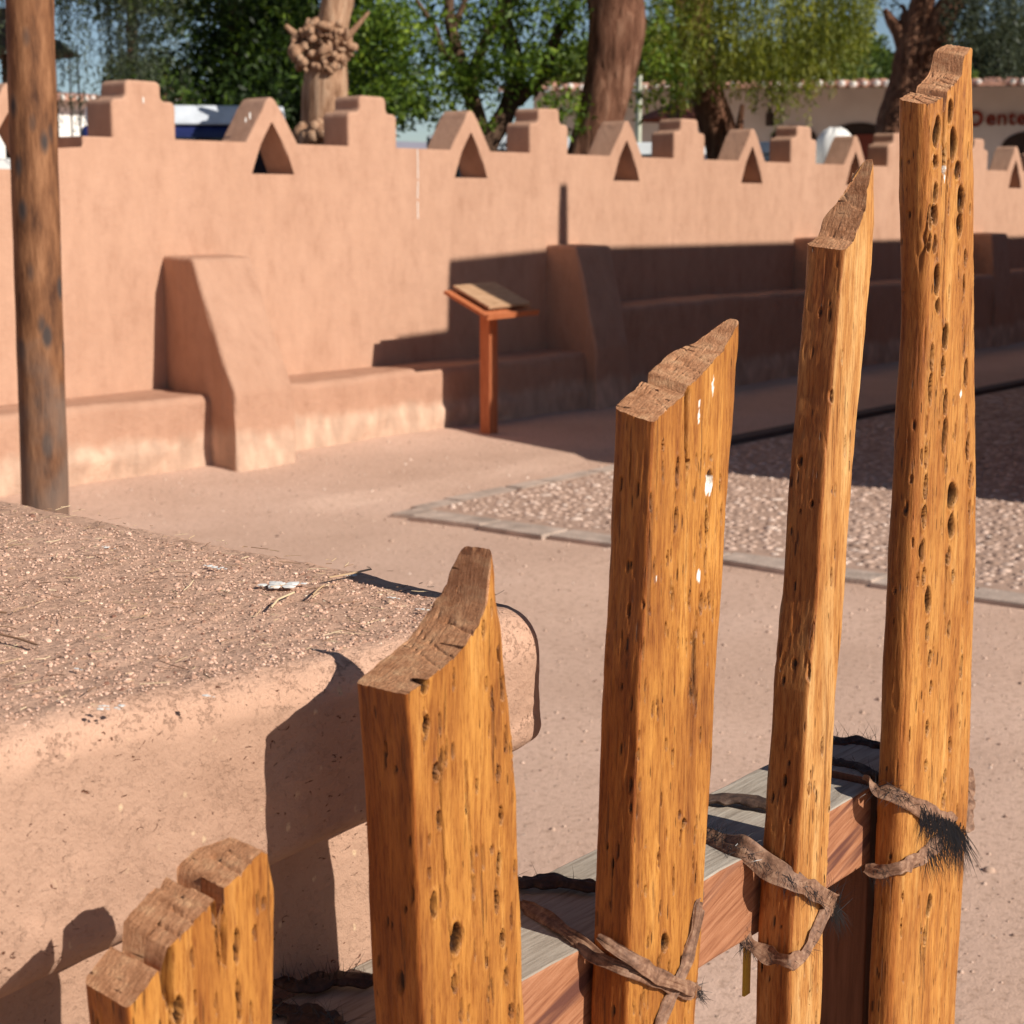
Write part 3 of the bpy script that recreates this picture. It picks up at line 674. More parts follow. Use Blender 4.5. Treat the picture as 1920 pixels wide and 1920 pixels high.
r = ramp(N, L, g.outputs['Random Per Island'], [(0, (.25, .12, .08)), (.15, (.50, .30, .21)), (.5, (.64, .41, .30)), (.95, (.72, .48, .36)), (1, (.80, .64, .48))]); L.new(r.outputs[0], b.inputs['Base Color'])
tag(link('mud_crumbs', npmesh('mud_crumbs', turn(V).reshape(-1, 3), (df[None]+(np.arange(n)*len(dv))[:, None, None]).reshape(-1, 3), False), m, pil), kind='stuff')
# specks of bird lime and grit
bm = bmesh.new(); rr = random.Random(3)
for (pxx, pyy, s) in ((535, 1098, .016), (400, 1062, .009), (660, 1077, .006), (788, 1142, .005), (195, 1335, .007), (202, 1020, .006), (390, 1310, .004), (150, 1250, .003), (735, 1120, .004)):
    p = gz(pxx, pyy, ZT+.004)
    for _ in range(9):
        c = Vector((p[0]+rr.gauss(0, s*.45), p[1]+rr.gauss(0, s*.9), zslab(p[0], p[1]))); r_ = s*rr.uniform(.15, .4)
        res = bmesh.ops.create_icosphere(bm, subdivisions=1, radius=r_)
        for v in res['verts']: v.co = Vector((v.co.x*rr.uniform(.8, 1.6), v.co.y*rr.uniform(.8, 1.6), v.co.z*.25))+c
bm_obj('bird_lime', bm, M['white'], pil)

# ================================================================ GATE
gate = empty('picket_gate', (1.3, .93, 0)); tag(gate, 'golden cactus wood picket gate with slanted tops, tied with rawhide to a grey rail', 'gate')
YG = .85
def ell(lst):
    out = []
    for it in lst:
        x, y, w, h = it[:4]; a = py(x-w/2, y, YG); c = py(x+w/2, y, YG); t = py(x, y-h/2, YG); b_ = py(x, y+h/2, YG); m_ = py(x, y, YG)
        out.append((m_[0], m_[2], max(.0011, (c[0]-a[0])/2), (t[2]-b_[2])/2, it[4] if len(it) > 4 else .013, it[5] if len(it) > 5 else 0))
    return out
def picket(edgeL, edgeR, tops, t, material, pits=(), side_pits=(), white=(), cracks=(), chamf=.3, chv=.45, rl=.005, rr_=.006, rb=.006, grooves=(), tilt=0., seed=1, wav=.0015, rugged=1.0, zbot=.12, cutcurve=None):
    """edgeL/edgeR [(z,x)], tops [(x,z)] sloped sawn top, t thickness"""
    eL = np.array(sorted(edgeL)); eR = np.array(sorted(edgeR)); tp = np.array(tops)
    W = float(np.mean(eR[:, 1])-np.mean(eL[:, 1]))
    # section polygon (u*W, v*t), clockwise from front-left
    def corner(p, a, c, r):
        p, a, c = map(np.array, (p, a, c)); d1 = (a-p)/np.linalg.norm(a-p); d2 = (c-p)/np.linalg.norm(c-p); r = min(r, .48*np.linalg.norm(a-p), .48*np.linalg.norm(c-p))
        q = [];
        for s in np.linspace(0, 1, 7): q.append(tuple((1-s)**2*(p+d1*r)+2*s*(1-s)*p+s*s*(p+d2*r)))
        return q
    P = [(0, 0), (W, 0), (W, t*(1-chv)), (W*(1-chamf), t), (0, t)]; rs = [rl, rr_, rr_, rb, rb]; ring = []
    for i_, p in enumerate(P): ring += corner(p, P[i_-1], P[(i_+1) % 5], rs[i_])
    ring = np.array(ring+[ring[0]]); d = np.r_[0, np.cumsum(np.linalg.norm(np.diff(ring, axis=0), axis=1))]
    # denser sampling on the front face and its two edges
    dens = np.where((ring[:-1, 1]+ring[1:, 1])/2 < t*.6, 1., .35); dd = np.r_[0, np.cumsum(np.diff(d)*dens)]
    n = int(dd[-1]/.00105); sN = np.linspace(0, dd[-1], n, endpoint=False); sA = np.interp(sN, dd, d)
    U = np.interp(sA, d, ring[:, 0])/W; Vv = np.interp(sA, d, ring[:, 1])/t
    # outward normals of the section
    Ux = U*W; Vy = Vv*t; tx = np.roll(Ux, -1)-np.roll(Ux, 1); ty = np.roll(Vy, -1)-np.roll(Vy, 1); ln = np.hypot(tx, ty)+1e-9; nx_, ny_ = ty/ln, -tx/ln
    zt0 = float(tp[:, 1].min()); zvis = .52
    zz = np.r_[np.linspace(zbot, zvis, 16, endpoint=False), np.arange(zvis, zt0-.03, .0017)]; z1 = zz[-1]
    k = np.linspace(0, 1, 60)[1:]
    def ztop(x): return np.interp(x, tp[:, 0], tp[:, 1])
    def capn(x, y):
        z = tilt*(y-YG)+.0003*rugged*fbm(x*420, y*420, x*0, 3, seed+70)+.0003*rugged*fbm(x*90, y*60, x*0, 2, seed+71)
        for (gx, gw, gd, sk) in grooves:
            z = z-gd*.8*np.exp(-((x-gx-sk*(y-YG)-.0006*noise(y*240, y*0, y*0, 3))/(gw*.6))**2)
        return z
    def xx(u, z):
        l = np.interp(z, eL[:, 0], eL[:, 1])+wav*noise(z*11, z*0, z*0, seed)+wav*.3*noise(z*34, z*0, z*0, seed+3)
        r = np.interp(z, eR[:, 0], eR[:, 1])+wav*noise(z*12, z*0+5, z*0, seed+1)+wav*.35*noise(z*40, z*0, z*0, seed+4)
        return l+u*(r-l)
    rows = []
    for z in zz: rows.append((U, np.full(n, z)))
    for s in k:
        xt = xx(U, np.full(n, zt0)); yt = YG+Vv*t; zt = ztop(xt)
        for _ in range(3): xt = xx(U, zt); zt = ztop(xt)
        zt = zt+capn(xt, yt); rows.append((U, z1+(zt-z1)*s))
    Zz = np.array([r_[1] for r_ in rows]); X = xx(U[None, :], Zz); Y = YG+(Vv*t)[None, :]+0*Zz
    NX = nx_[None, :]+0*Zz; NY = ny_[None, :]+0*Zz
    disp = .0009*fbm(X*190, Y*190, Zz*16, 3, seed+11)+.0013*fbm(X*48, Y*48, Zz*7, 3, seed+12)
    disp *= 1-.8*np.clip((-NX-.4)/.3, 0, 1)
    disp += -.0012*np.clip(noise(X*330, Y*330, Zz*24, seed+31)-.35, 0, 1)*2
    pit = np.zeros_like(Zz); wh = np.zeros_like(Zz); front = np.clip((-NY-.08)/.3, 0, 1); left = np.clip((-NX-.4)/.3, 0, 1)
    for q, (cx, cz, a, b_, dep, sk) in enumerate(pits):
        dep = min(dep, t*.5)
        if dep > .012: cx = max(cx, float(np.interp(cz, eL[:, 0], eL[:, 1]))+.010+a)
        r2 = ((X-cx-sk*(Zz-cz)-.12*a*np.sin((Zz-cz)/b_*3+q))/a)**2+((Zz-cz)/b_)**2
        e = np.clip((1.0-r2)/.55, 0, 1); e = e*e*(3-2*e)
        lip = np.exp(-((np.sqrt(r2)-1.12)/.16)**2)*.0011*min(1, a/.004)
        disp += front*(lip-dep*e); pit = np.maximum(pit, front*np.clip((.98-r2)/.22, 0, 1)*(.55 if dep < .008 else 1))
    for (cy, cz, a, b_, dep) in side_pits:
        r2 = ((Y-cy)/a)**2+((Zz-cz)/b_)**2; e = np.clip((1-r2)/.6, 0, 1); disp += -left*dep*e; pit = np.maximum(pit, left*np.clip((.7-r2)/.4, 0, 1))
    for (cx, cz, a, b_, dep, sk) in white:
        r2 = ((X-cx)/a)**2+((Zz-cz)/b_)**2+.8*fbm(X*420, Y*0, Zz*160, 3, 9); wh = np.maximum(wh, front*np.clip((.9-r2)/.2, 0, 1))
    for (x0, z0, x1, z1_, w, dep) in cracks:  # splits running down the front
        f = np.clip((Zz-z0)/(z1_-z0), 0, 1); cx = x0+(x1-x0)*f+.0012*noise(Zz*90, Zz*0, Zz*0, seed+8); inside = ((Zz > min(z0, z1_)) & (Zz < max(z0, z1_)))
        ww = w*(.35+.65*(1-f) if z1_ < z0 else .35+.65*f)
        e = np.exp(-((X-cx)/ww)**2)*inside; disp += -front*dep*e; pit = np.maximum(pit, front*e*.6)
    V = np.stack([X+NX*disp, Y+NY*disp, Zz], -1); m_ = len(rows)
    i, j = np.meshgrid(np.arange(m_-1), np.arange(n), indexing='ij'); j2 = (j+1) % n
    F1 = np.stack([i*n+j, i*n+j2, (i+1)*n+j2, (i+1)*n+j], -1).reshape(-1, 4)
    # cap
    rim_ = V[-1]; uc = np.clip(U, .12, .88); crows = [rim_]
    xs_ = xx(uc, rim_[:, 2]); ys_ = np.full(n, YG+t*.5)
    for s in np.linspace(0, 1, 30)[1:]:
        x = rim_[:, 0]*(1-s)+xs_*s; y = rim_[:, 1]*(1-s)+ys_*s
        crows.append(np.stack([x, y, ztop(x)+capn(x, y)], -1))
    CV = np.array(crows); mc = len(crows); i, j = np.meshgrid(np.arange(mc-1), np.arange(n), indexing='ij'); j2 = (j+1) % n
    F2_ = np.stack([i*n+j, i*n+j2, (i+1)*n+j2, (i+1)*n+j], -1).reshape(-1, 4)+m_*n
    VV = np.r_[V.reshape(-1, 3), CV.reshape(-1, 3)]
    me = npmesh('picket', VV, np.r_[F1, F2_], True, np.r_[np.zeros(len(F1)), np.ones(len(F2_))])
    z_ = np.zeros(mc*n)
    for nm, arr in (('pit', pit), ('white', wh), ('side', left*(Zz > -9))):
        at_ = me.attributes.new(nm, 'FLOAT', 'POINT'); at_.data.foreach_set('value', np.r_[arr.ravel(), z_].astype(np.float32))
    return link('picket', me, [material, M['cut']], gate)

def rand_pits(n, x0, x1, z0, z1, seed, a=(.0009, .0022), b_=(.004, .014), dep=(.002, .005)):
    r_ = random.Random(seed); return [(r_.uniform(x0, x1), r_.uniform(z0, z1), r_.uniform(*a), r_.uniform(*b_), r_.uniform(*dep), r_.uniform(-.05, .05)) for _ in range(n)]
def side_p(n, y0, y1, z0, z1, seed): 
    r_ = random.Random(seed); return [(r_.uniform(y0, y1), r_.uniform(z0, z1), r_.uniform(.0009, .002), r_.uniform(.003, .01), r_.uniform(.0015, .0035)) for _ in range(n)]
# 1 shortest, nearest
picket([(.4, .705), (.9, .692), (1.03, .684), (1.07, .682), (1.11, .680)], [(.4, .800), (1.03, .808), (1.13, .811), (1.2, .803)],
       [(.66, 1.082), (.682, 1.091), (.706, 1.108), (.7075, 1.086), (.7115, 1.086), (.7135, 1.120), (.757, 1.141), (.7585, 1.115), (.7625, 1.115), (.7645, 1.145), (.79, 1.156), (.80, 1.161), (.812, 1.154), (.82, 1.140)],
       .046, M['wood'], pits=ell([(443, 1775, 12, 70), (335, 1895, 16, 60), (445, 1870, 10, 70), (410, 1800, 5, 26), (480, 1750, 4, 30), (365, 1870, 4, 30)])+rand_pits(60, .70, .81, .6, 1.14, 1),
       side_pits=side_p(14, .86, .91, .7, 1.1, 2)+[(.895, 1.02, .009, .02, .006)], grooves=[(.725, .0012, .006, .05), (.737, .001, .005, .08), (.748, .001, .004, .0), (.78, .0012, .005, .1), (.79, .0008, .004, .05)], cracks=[(.7145, 1.12, .716, 1.055, .003, .012), (.7615, 1.13, .764, 1.09, .0022, .01)], seed=5, rugged=1.3, chamf=.2, tilt=.12)
# 2
picket([(.4, .99), (.93, .968), (1.155, .958), (1.24, .953)], [(.4, 1.11), (.93, 1.097), (1.12, 1.086), (1.26, 1.068), (1.335, 1.057)],
       [(.94, 1.232), (.953, 1.239), (.987, 1.250), (1.016, 1.261), (1.037, 1.276), (1.046, 1.292), (1.052, 1.318), (1.059, 1.344), (1.066, 1.350), (1.08, 1.350)],
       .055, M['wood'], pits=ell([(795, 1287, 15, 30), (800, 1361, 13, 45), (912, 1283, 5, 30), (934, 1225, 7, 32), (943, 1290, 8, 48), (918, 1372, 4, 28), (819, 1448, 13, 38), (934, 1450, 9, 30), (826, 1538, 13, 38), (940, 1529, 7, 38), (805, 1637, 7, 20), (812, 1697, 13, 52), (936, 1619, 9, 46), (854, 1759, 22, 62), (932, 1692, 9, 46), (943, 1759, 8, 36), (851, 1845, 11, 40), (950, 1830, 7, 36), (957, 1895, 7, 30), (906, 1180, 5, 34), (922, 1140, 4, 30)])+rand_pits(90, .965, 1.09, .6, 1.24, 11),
       side_pits=[(.872, 1.0, .0045, .012, .004)]+side_p(30, .855, .905, .75, 1.2, 12), grooves=[(1.005, .0009, .004, .35), (.99, .0007, .003, .4), (1.03, .001, .005, .2)], cracks=[(.99, 1.18, 1.0, 1.0, .0012, .004), (1.02, 1.17, 1.03, 1.03, .0012, .004), (1.06, 1.31, 1.066, 1.2, .0014, .005)], seed=9, chamf=.2, chv=.4)
# 3
picket([(.4, 1.24), (.87, 1.250), (.97, 1.254), (1.2, 1.266), (1.41, 1.278)], [(.4, 1.355), (.83, 1.367), (.93, 1.378), (1.245, 1.400), (1.371, 1.409), (1.47, 1.418)],
       [(1.27, 1.409), (1.28, 1.413), (1.327, 1.434), (1.3285, 1.404), (1.332, 1.404), (1.3335, 1.440), (1.36, 1.452), (1.39, 1.468), (1.412, 1.488), (1.425, 1.500)],
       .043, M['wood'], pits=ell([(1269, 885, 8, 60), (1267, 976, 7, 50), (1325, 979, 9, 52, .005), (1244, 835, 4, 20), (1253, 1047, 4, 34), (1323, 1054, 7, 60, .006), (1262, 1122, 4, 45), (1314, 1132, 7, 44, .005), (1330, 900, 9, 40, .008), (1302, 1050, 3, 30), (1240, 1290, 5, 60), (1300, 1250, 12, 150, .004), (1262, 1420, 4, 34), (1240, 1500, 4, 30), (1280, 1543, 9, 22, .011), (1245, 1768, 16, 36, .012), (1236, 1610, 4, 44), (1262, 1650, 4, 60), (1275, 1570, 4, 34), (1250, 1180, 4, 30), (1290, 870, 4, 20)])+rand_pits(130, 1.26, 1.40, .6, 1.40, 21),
       side_pits=side_p(26, .855, .89, .75, 1.38, 22), white=ell([(1336, 725, 7, 38), (1309, 775, 3, 50), (1329, 908, 11, 44), (1311, 1078, 7, 22), (1231, 1088, 4, 12)]),
       grooves=[(1.355, .0006, .0035, .25), (1.372, .0005, .003, .2), (1.385, .0004, .002, .1), (1.30, .0006, .003, .5), (1.345, .0005, .003, .2)], cracks=[(1.3305, 1.45, 1.333, 1.36, .0028, .02), (1.333, 1.36, 1.336, 1.24, .0010, .004), (1.255, 1.2, 1.258, 1.15, .003, .005)], seed=14, chamf=.36, chv=.75, tilt=.22, rugged=.8)
# 4 slim
picket([(.4, 1.535), (.73, 1.552), (.874, 1.558), (1.103, 1.573), (1.2, 1.588), (1.323, 1.594), (1.557, 1.624)], [(.4, 1.602), (.729, 1.625), (.851, 1.630), (1.088, 1.638), (1.316, 1.658), (1.581, 1.687), (1.65, 1.681)],
       [(1.61, 1.548), (1.624, 1.556), (1.643, 1.564), (1.652, 1.577), (1.664, 1.598), (1.672, 1.622), (1.680, 1.646), (1.70, 1.650)],
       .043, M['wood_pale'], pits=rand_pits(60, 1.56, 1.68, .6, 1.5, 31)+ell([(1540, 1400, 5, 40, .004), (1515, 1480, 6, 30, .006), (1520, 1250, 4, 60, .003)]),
       side_pits=side_p(26, .86, .895, .72, 1.53, 32)+[(.872, 1.005, .003, .008, .004), (.885, .985, .002, .007, .004), (.87, 1.13, .003, .006, .004), (.88, 1.34, .003, .006, .004)], grooves=[(1.643, .0007, .003, .1), (1.65, .0006, .003, .1), (1.658, .0005, .0025, 0.), (1.662, .0006, .003, .2)], seed=23, wav=.0022, rugged=1.2, chamf=.5, chv=.8, tilt=.1)
# 5 tallest, rounder rib with rows of holes
P5 = [(1727, 245, 17, 58), (1782, 209, 10, 42), (1787, 270, 12, 60), (1718, 302, 7, 25), (1743, 303, 10, 22), (1772, 300, 4, 60), (1795, 319, 10, 32), (1754, 361, 9, 35), (1800, 375, 12, 52), (1798, 422, 11, 46), (1749, 404, 9, 37), (1707, 388, 6, 29), (1708, 413, 5, 17), (1752, 458, 8, 34), (1809, 483, 6, 30), (1757, 524, 11, 54), (1805, 534, 6, 37), (1759, 573, 9, 30), (1771, 632, 11, 46), (1711, 676, 13, 50), (1807, 639, 4, 57), (1766, 687, 8, 34), (1711, 736, 15, 58), (1810, 700, 8, 50), (1771, 754, 8, 44), (1771, 816, 9, 64), (1700, 807, 6, 38), (1709, 864, 10, 44), (1772, 871, 6, 35), (1812, 775, 4, 32), (1814, 836, 6, 50), (1818, 891, 5, 44), (1714, 919, 12, 44), (1784, 929, 16, 46), (1720, 973, 12, 41), (1783, 986, 11, 44), (1724, 1034, 12, 41), (1779, 1042, 6, 32), (1731, 1081, 8, 30), (1786, 1081, 5, 23), (1705, 1093, 6, 23), (1739, 1125, 12, 46), (1738, 1185, 8, 30), (1778, 1180, 6, 30), (1742, 1235, 8, 28), (1745, 1290, 7, 26), (1738, 1366, 7, 30), (1735, 1435, 7, 22), (1781, 1397, 5, 27), (1769, 1455, 6, 24), (1767, 1500, 5, 30), (1742, 1697, 9, 38), (1684, 1690, 5, 22), (1734, 1755, 7, 30), (1678, 1750, 5, 36), (1706, 1380, 5, 30), (1800, 1250, 4, 40), (1817, 960, 4, 40)]
picket([(.4, 1.80), (.658, 1.806), (.791, 1.810), (1.051, 1.812), (1.475, 1.824), (1.70, 1.804)], [(.4, 1.985), (.594, 1.992), (.875, 1.997), (1.144, 1.993), (1.468, 1.955), (1.75, 1.915)],
       [(1.765, 1.698), (1.79, 1.701), (1.803, 1.706), (1.838, 1.716), (1.841, 1.700), (1.846, 1.700), (1.849, 1.722), (1.868, 1.731), (1.884, 1.742), (1.890, 1.763), (1.905, 1.773), (1.93, 1.768)],
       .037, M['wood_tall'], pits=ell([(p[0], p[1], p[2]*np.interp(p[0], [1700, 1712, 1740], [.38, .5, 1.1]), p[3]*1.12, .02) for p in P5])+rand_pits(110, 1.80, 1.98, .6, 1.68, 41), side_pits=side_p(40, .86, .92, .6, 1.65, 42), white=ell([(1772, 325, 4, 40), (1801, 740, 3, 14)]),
       grooves=[(1.806, .001, .006, .5), (1.82, .0012, .008, .35), (1.83, .0008, .005, .4), (1.858, .0009, .005, .2), (1.866, .0008, .004, .3), (1.874, .0008, .004, .15)],
       cracks=[(1.8435, 1.725, 1.846, 1.62, .0028, .015), (1.86, 1.65, 1.862, 1.35, .0012, .004), (1.90, 1.2, 1.905, 1.1, .0015, .006), (1.85, 1.45, 1.855, 1.2, .001, .003), (1.82, 1.6, 1.818, 1.45, .001, .003)], seed=33, rl=.018, rr_=.012, rb=.012, rugged=1.5, chamf=.2, chv=.5, tilt=.2)
for o_, lb_ in zip([o for o in gate.children if o.name.startswith('picket')] if False else sorted([o for o in bpy.data.objects if o.name.startswith('picket') and o.parent == gate], key=lambda o: o.name), ('shortest picket with a notched stepped top', 'broad picket before the adobe pier', 'middle picket with white bird droppings and a split top', 'slimmest picket, paler on its lit face', 'tallest picket with rows of dark slots')):
    o_['label'] = lb_
# rail and stile
def plank(name, x0, x1, y0, y1, z0, z1, mats, topmat=True):
    bm = bmesh.new(); box(bm, x0, x1, y0, y1, z0, z1, .003, 2)
    bmesh.ops.subdivide_edges(bm, edges=[e for e in bm.edges if e.calc_length() > .2], cuts=24, use_grid_fill=True)
    for v in bm.verts: v.co += Vector((0, .0016*float(fbm(v.co.x*14, v.co.y*9, v.co.z*9, 2, 5)), .0016*float(fbm(v.co.x*14, v.co.y*9, v.co.z*9, 2, 6))))
    bmesh.ops.recalc_face_normals(bm, faces=bm.faces)
    for f in bm.faces: f.material_index = 1 if (topmat and f.normal.z > .6) else 0
    return bm_obj(name, bm, mats, gate)
plank('rail', .62, 1.832, .90, 1.04, .828, .922, [M['rail_front'], M['rail_top']])
plank('stile', 1.834, 1.965, .905, 1.035, .04, .93, [M['stile'], M['rail_top']])
plank('rail', .62, 1.832, .90, 1.04, .20, .29, [M['rail_front'], M['rail_top']])
bm = bmesh.new(); a = py(1405, 1800, .9); c = py(1413, 1865, .9); box(bm, a[0], a[0]+.012, .905, .908, c[2], a[2]+.02)
bm_obj('yellow_tag', bm, M['yellow'], gate)

# rawhide straps
ZR = .928
def Fp(x, y, o=.005): return py(x, y, YG-o)
def Tp(x, y, o=.0): return gz(x, y, ZR+o)
def Lp(x, y, X): return px_(x, y, X)
def strap(pts, w, material, seed=0, th=.0008, nrm=None, twist=.22):
    n = 110; w = w*1.3; P = resample(pts, n); T = np.gradient(P, axis=0); T /= np.linalg.norm(T, axis=1)[:, None]
    V = np.zeros((n, 28, 3)); 
    for i in range(n):
        view = C0-P[i]; view /= np.linalg.norm(view)
        nn = np.array([-.45, -.75, .25]) if nrm is None else np.array(nrm, float)
        s = np.cross(T[i], nn); s /= np.linalg.norm(s); u = np.cross(s, T[i])
        tw = twist*float(noise(i*.09, seed, 0., seed)); s2 = s*math.cos(tw)+u*math.sin(tw); u2 = np.cross(s2, T[i])
        wi = w*(1+.28*float(noise(i*.13, seed, 1., seed+1)))*(.55+.45*min(1, min(i, n-1-i)/6)); 
        for k in range(28):
            a = 2*PI*k/28; e = math.cos(a); hgt = math.sin(a)
            fold = .0011*float(noise(e*4.2, i*.05, 3., seed+6))+.0009*float(noise(e*9, i*.07, 4., seed+9))+.0016*abs(e)**3*float(noise(i*.11, e*.7, 5., seed+7)); rag = 1+.14*float(noise(i*.11, round(e), 8., seed))
            V[i, k] = P[i]+s2*e*rag*wi/2+u2*(hgt*th+fold+.0004*float(noise(i*.12, e*6, 2., seed+3)))
    i, j = np.meshgrid(np.arange(n-1), np.arange(28), indexing='ij'); j2 = (j+1) % 28
    Fq = np.stack([i*28+j, i*28+j2, (i+1)*28+j2, (i+1)*28+j], -1).reshape(-1, 4)
    o = link('strap', npmesh('strap', V.reshape(-1, 3), Fq), material, gate)
    return o, P
def hairs(parent, P, n, ln, d0, spread, seed, w=.0007, droop=.5, rng=(0, 1), curl=.3):
    g = np.random.default_rng(seed); V = []; Fq = []; m_ = len(P)
    for k in range(n):
        i = int(g.uniform(*rng)*(m_-1)); p = P[i]+g.normal(0, .003, 3); d = np.array(d0, float)+g.normal(0, spread, 3); d /= np.linalg.norm(d)
        l = ln*g.uniform(.35, 1.0); c = g.normal(0, curl, 3); pts_ = [p]
        for q in range(5):
            d = d+np.array([0, 0, -droop*.2])+c*.2; d /= np.linalg.norm(d); pts_.append(pts_[-1]+d*l/5)
        pts_ = np.array(pts_); s = np.cross(d, pts_[0]-C0); s /= np.linalg.norm(s)+1e-9; o = len(V); W_ = w*g.uniform(.6, 1.3)
        for q in range(6): V += [pts_[q]-s*W_/2*(1-q/5.5), pts_[q]+s*W_/2*(1-q/5.5)]
        for q in range(5): Fq.append((o+2*q, o+2*q+1, o+2*q+3, o+2*q+2))
    ob = link('hair', npmesh('hair', np.array(V), np.array(Fq)), M['hair']); ob.parent = parent
    return ob
# picket 3
s, P = strap([Tp(975, 1692), Tp(1030, 1725), Tp(1085, 1765), Lp(1118, 1796, 1.246), Lp(1165, 1815, 1.246), Fp(1195, 1824), Fp(1253, 1847), Fp(1300, 1866)], .0105, M['leather'], 1)
s, P = strap([Lp(1122, 1755, 1.245), Lp(1150, 1775, 1.245), Fp(1197, 1806, .008), Fp(1240, 1832, .010), Fp(1302, 1856, .008), py(1310, 1862, .875)], .0105, M['leather'], 2); hairs(s, P, 60, .02, (.3, -.3, -.5), .5, 3, rng=(.8, 1))
strap([py(1316, 1668, .87), Fp(1312, 1700), Fp(1303, 1750), Fp(1285, 1815), Fp(1255, 1880), Fp(1232, 1935)], .010, M['leather'], 3)
# picket 4
s, P = strap([Tp(1308, 1560), Tp(1350, 1578), Tp(1392, 1592, .004), Lp(1424, 1613, 1.548), Lp(1465, 1640, 1.548), Fp(1500, 1657), Fp(1540, 1678), Fp(1562, 1694), py(1566, 1705, .88)], .0175, M['leather'], 4)
hairs(s, P, 160, .032, (.25, -.2, .1), .5, 6, rng=(.02, .28), droop=.3); hairs(s, P, 90, .030, (-.2, -.3, -.6), .45, 7, rng=(.3, .6)); hairs(s, P, 90, .042, (.1, -.2, -.9), .3, 8, rng=(.75, 1.)); hairs(s, P, 40, .035, (.1, -.2, .9), .4, 9, rng=(.6, .9), droop=0)
s, P = strap([Lp(1390, 1738, 1.546), Lp(1400, 1768, 1.545), Lp(1440, 1792, 1.545), Fp(1480, 1803), Fp(1505, 1795), Fp(1520, 1770), Fp(1540, 1725), Fp(1552, 1700)], .0125, M['leather'], 5); hairs(s, P, 60, .028, (-.5, -.2, -.5), .4, 10, rng=(0, .15)); hairs(s, P, 30, .02, (.2, -.3, -.5), .5, 11)
# picket 5
s, P = strap([Tp(1625, 1466, .004), Lp(1650, 1478, 1.79), Lp(1680, 1492, 1.792), Fp(1715, 1512, .004), Fp(1750, 1529, .006), Fp(1785, 1545, .004), py(1800, 1558, .858)], .0175, M['leather'], 6)
hairs(s, P, 360, .068, (-.12, -.2, -1.), .30, 12, rng=(.70, 1.), droop=.5, w=.0011, curl=.2); hairs(s, P, 200, .05, (-.2, -.25, -1.), .22, 13, rng=(.42, .68), w=.001); hairs(s, P, 130, .03, (-.3, -.2, .2), .6, 14, rng=(0, .3))
strap([py(1812, 1560, .865), py(1818, 1520, .87), py(1822, 1480, .88), py(1818, 1440, .90)], .012, M['leather'], 7)
s, P = strap([Lp(1622, 1628, 1.792), Lp(1650, 1634, 1.792), Fp(1690, 1627, .004), Fp(1725, 1610, .006), Fp(1755, 1585, .006), Fp(1765, 1570, .004)], .0145, M['leather'], 8); hairs(s, P, 40, .03, (0, -.3, -.8), .4, 15, rng=(0, .2)); hairs(s, P, 70, .045, (.1, -.3, -.8), .25, 16, rng=(.6, 1), w=.001)
# straps lying across the rail behind the pickets
for a, c, hs, sd_ in (((975, 1655), (1120, 1664), 20, 21), ((1318, 1498), (1462, 1513), 0, 22), ((1565, 1392), (1655, 1402), 60, 23), ((560, 1850), (700, 1838), 80, 24), ((1565, 1430), (1650, 1460), 20, 25)):
    m_ = ((a[0]+c[0])/2, (a[1]+c[1])/2-8)
    s, P = strap([Tp(a[0]-40, a[1]-14, 0), Tp(*a, .004), Tp(*m_, .004), Tp(*c, .003)], .014, M['leather_dk'], sd_, nrm=(0, -.4, 1), th=.004)
    if hs: hairs(s, P, hs, .028, (-.1, 0, .8), .6, sd_+5, droop=.1, w=.0006)
s, P = strap([Tp(500, 1885), Tp(560, 1900), Tp(640, 1925)], .02, M['leather_dk'], 31, nrm=(0, -.4, 1)); hairs(s, P, 80, .03, (.1, 0, .5), .7, 33)

# ================================================================ post, lectern
def log_post():
    a = py(55, 0, 4.78); c = py(85, 950, 4.78); d = (a-c)/(a[2]-c[2]); zt = 5.2
    P = np.array([c+d*(z-c[2]) for z in np.linspace(-.3, zt, 150)]); R_ = np.interp(np.linspace(0, 1, 150), [0, 1], [.077, .072])
    V, Fq = tube_v(P, R_, 40, 3, .03, 9); return npmesh('wooden_post', V, Fq)
m, N, L, b = mat('knotty_pole'); b.inputs['Roughness'].default_value = .75; b.inputs['Specular IOR Level'].default_value = .2
n_ = nd(N, 'ShaderNodeTexNoise', i_Scale=1., i_Detail=6., i_Roughness=.65); L.new(coords(N, L, (22, 22, 5)), n_.inputs['Vector'])
r_ = ramp(N, L, n_.outputs[0], [(.32, (.075, .032, .017)), (.5, (.20, .088, .040)), (.68, (.32, .155, .075))])
v_ = nd(N, 'ShaderNodeTexVoronoi', i_Scale=1., i_Randomness=1.); L.new(coords(N, L, (13, 13, 6)), v_.inputs['Vector'])
k_ = ramp(N, L, v_.outputs['Distance'], [(.14, (1, 1, 1)), (.3, (0, 0, 0))])
cc = mix(N, L, k_.outputs[0], r_.outputs[0], (.06, .045, .04))
n3_ = nd(N, 'ShaderNodeTexNoise', i_Scale=4., i_Detail=5.); L.new(coords(N, L), n3_.inputs['Vector'])
g3 = N.new('ShaderNodeSeparateXYZ'); L.new(coords(N, L), g3.inputs[0])
ms_ = nd(N, 'ShaderNodeMath', operation='MULTIPLY_ADD'); L.new(g3.outputs[2], ms_.inputs[0]); ms_.inputs[1].default_value = -.28; L.new(n3_.outputs[0], ms_.inputs[2])
k3 = ramp(N, L, ms_.outputs[0], [(.17, (0, 0, 0)), (.36, (1, 1, 1))])   # grey sun-bleached weathering of the lower length
cc = mix(N, L, k3.outputs[0], cc, mix(N, L, .65, r_.outputs[0], (.17, .125, .10))); L.new(cc, b.inputs['Base Color']); bump(N, L, b, n_.outputs[0], .8, .012)
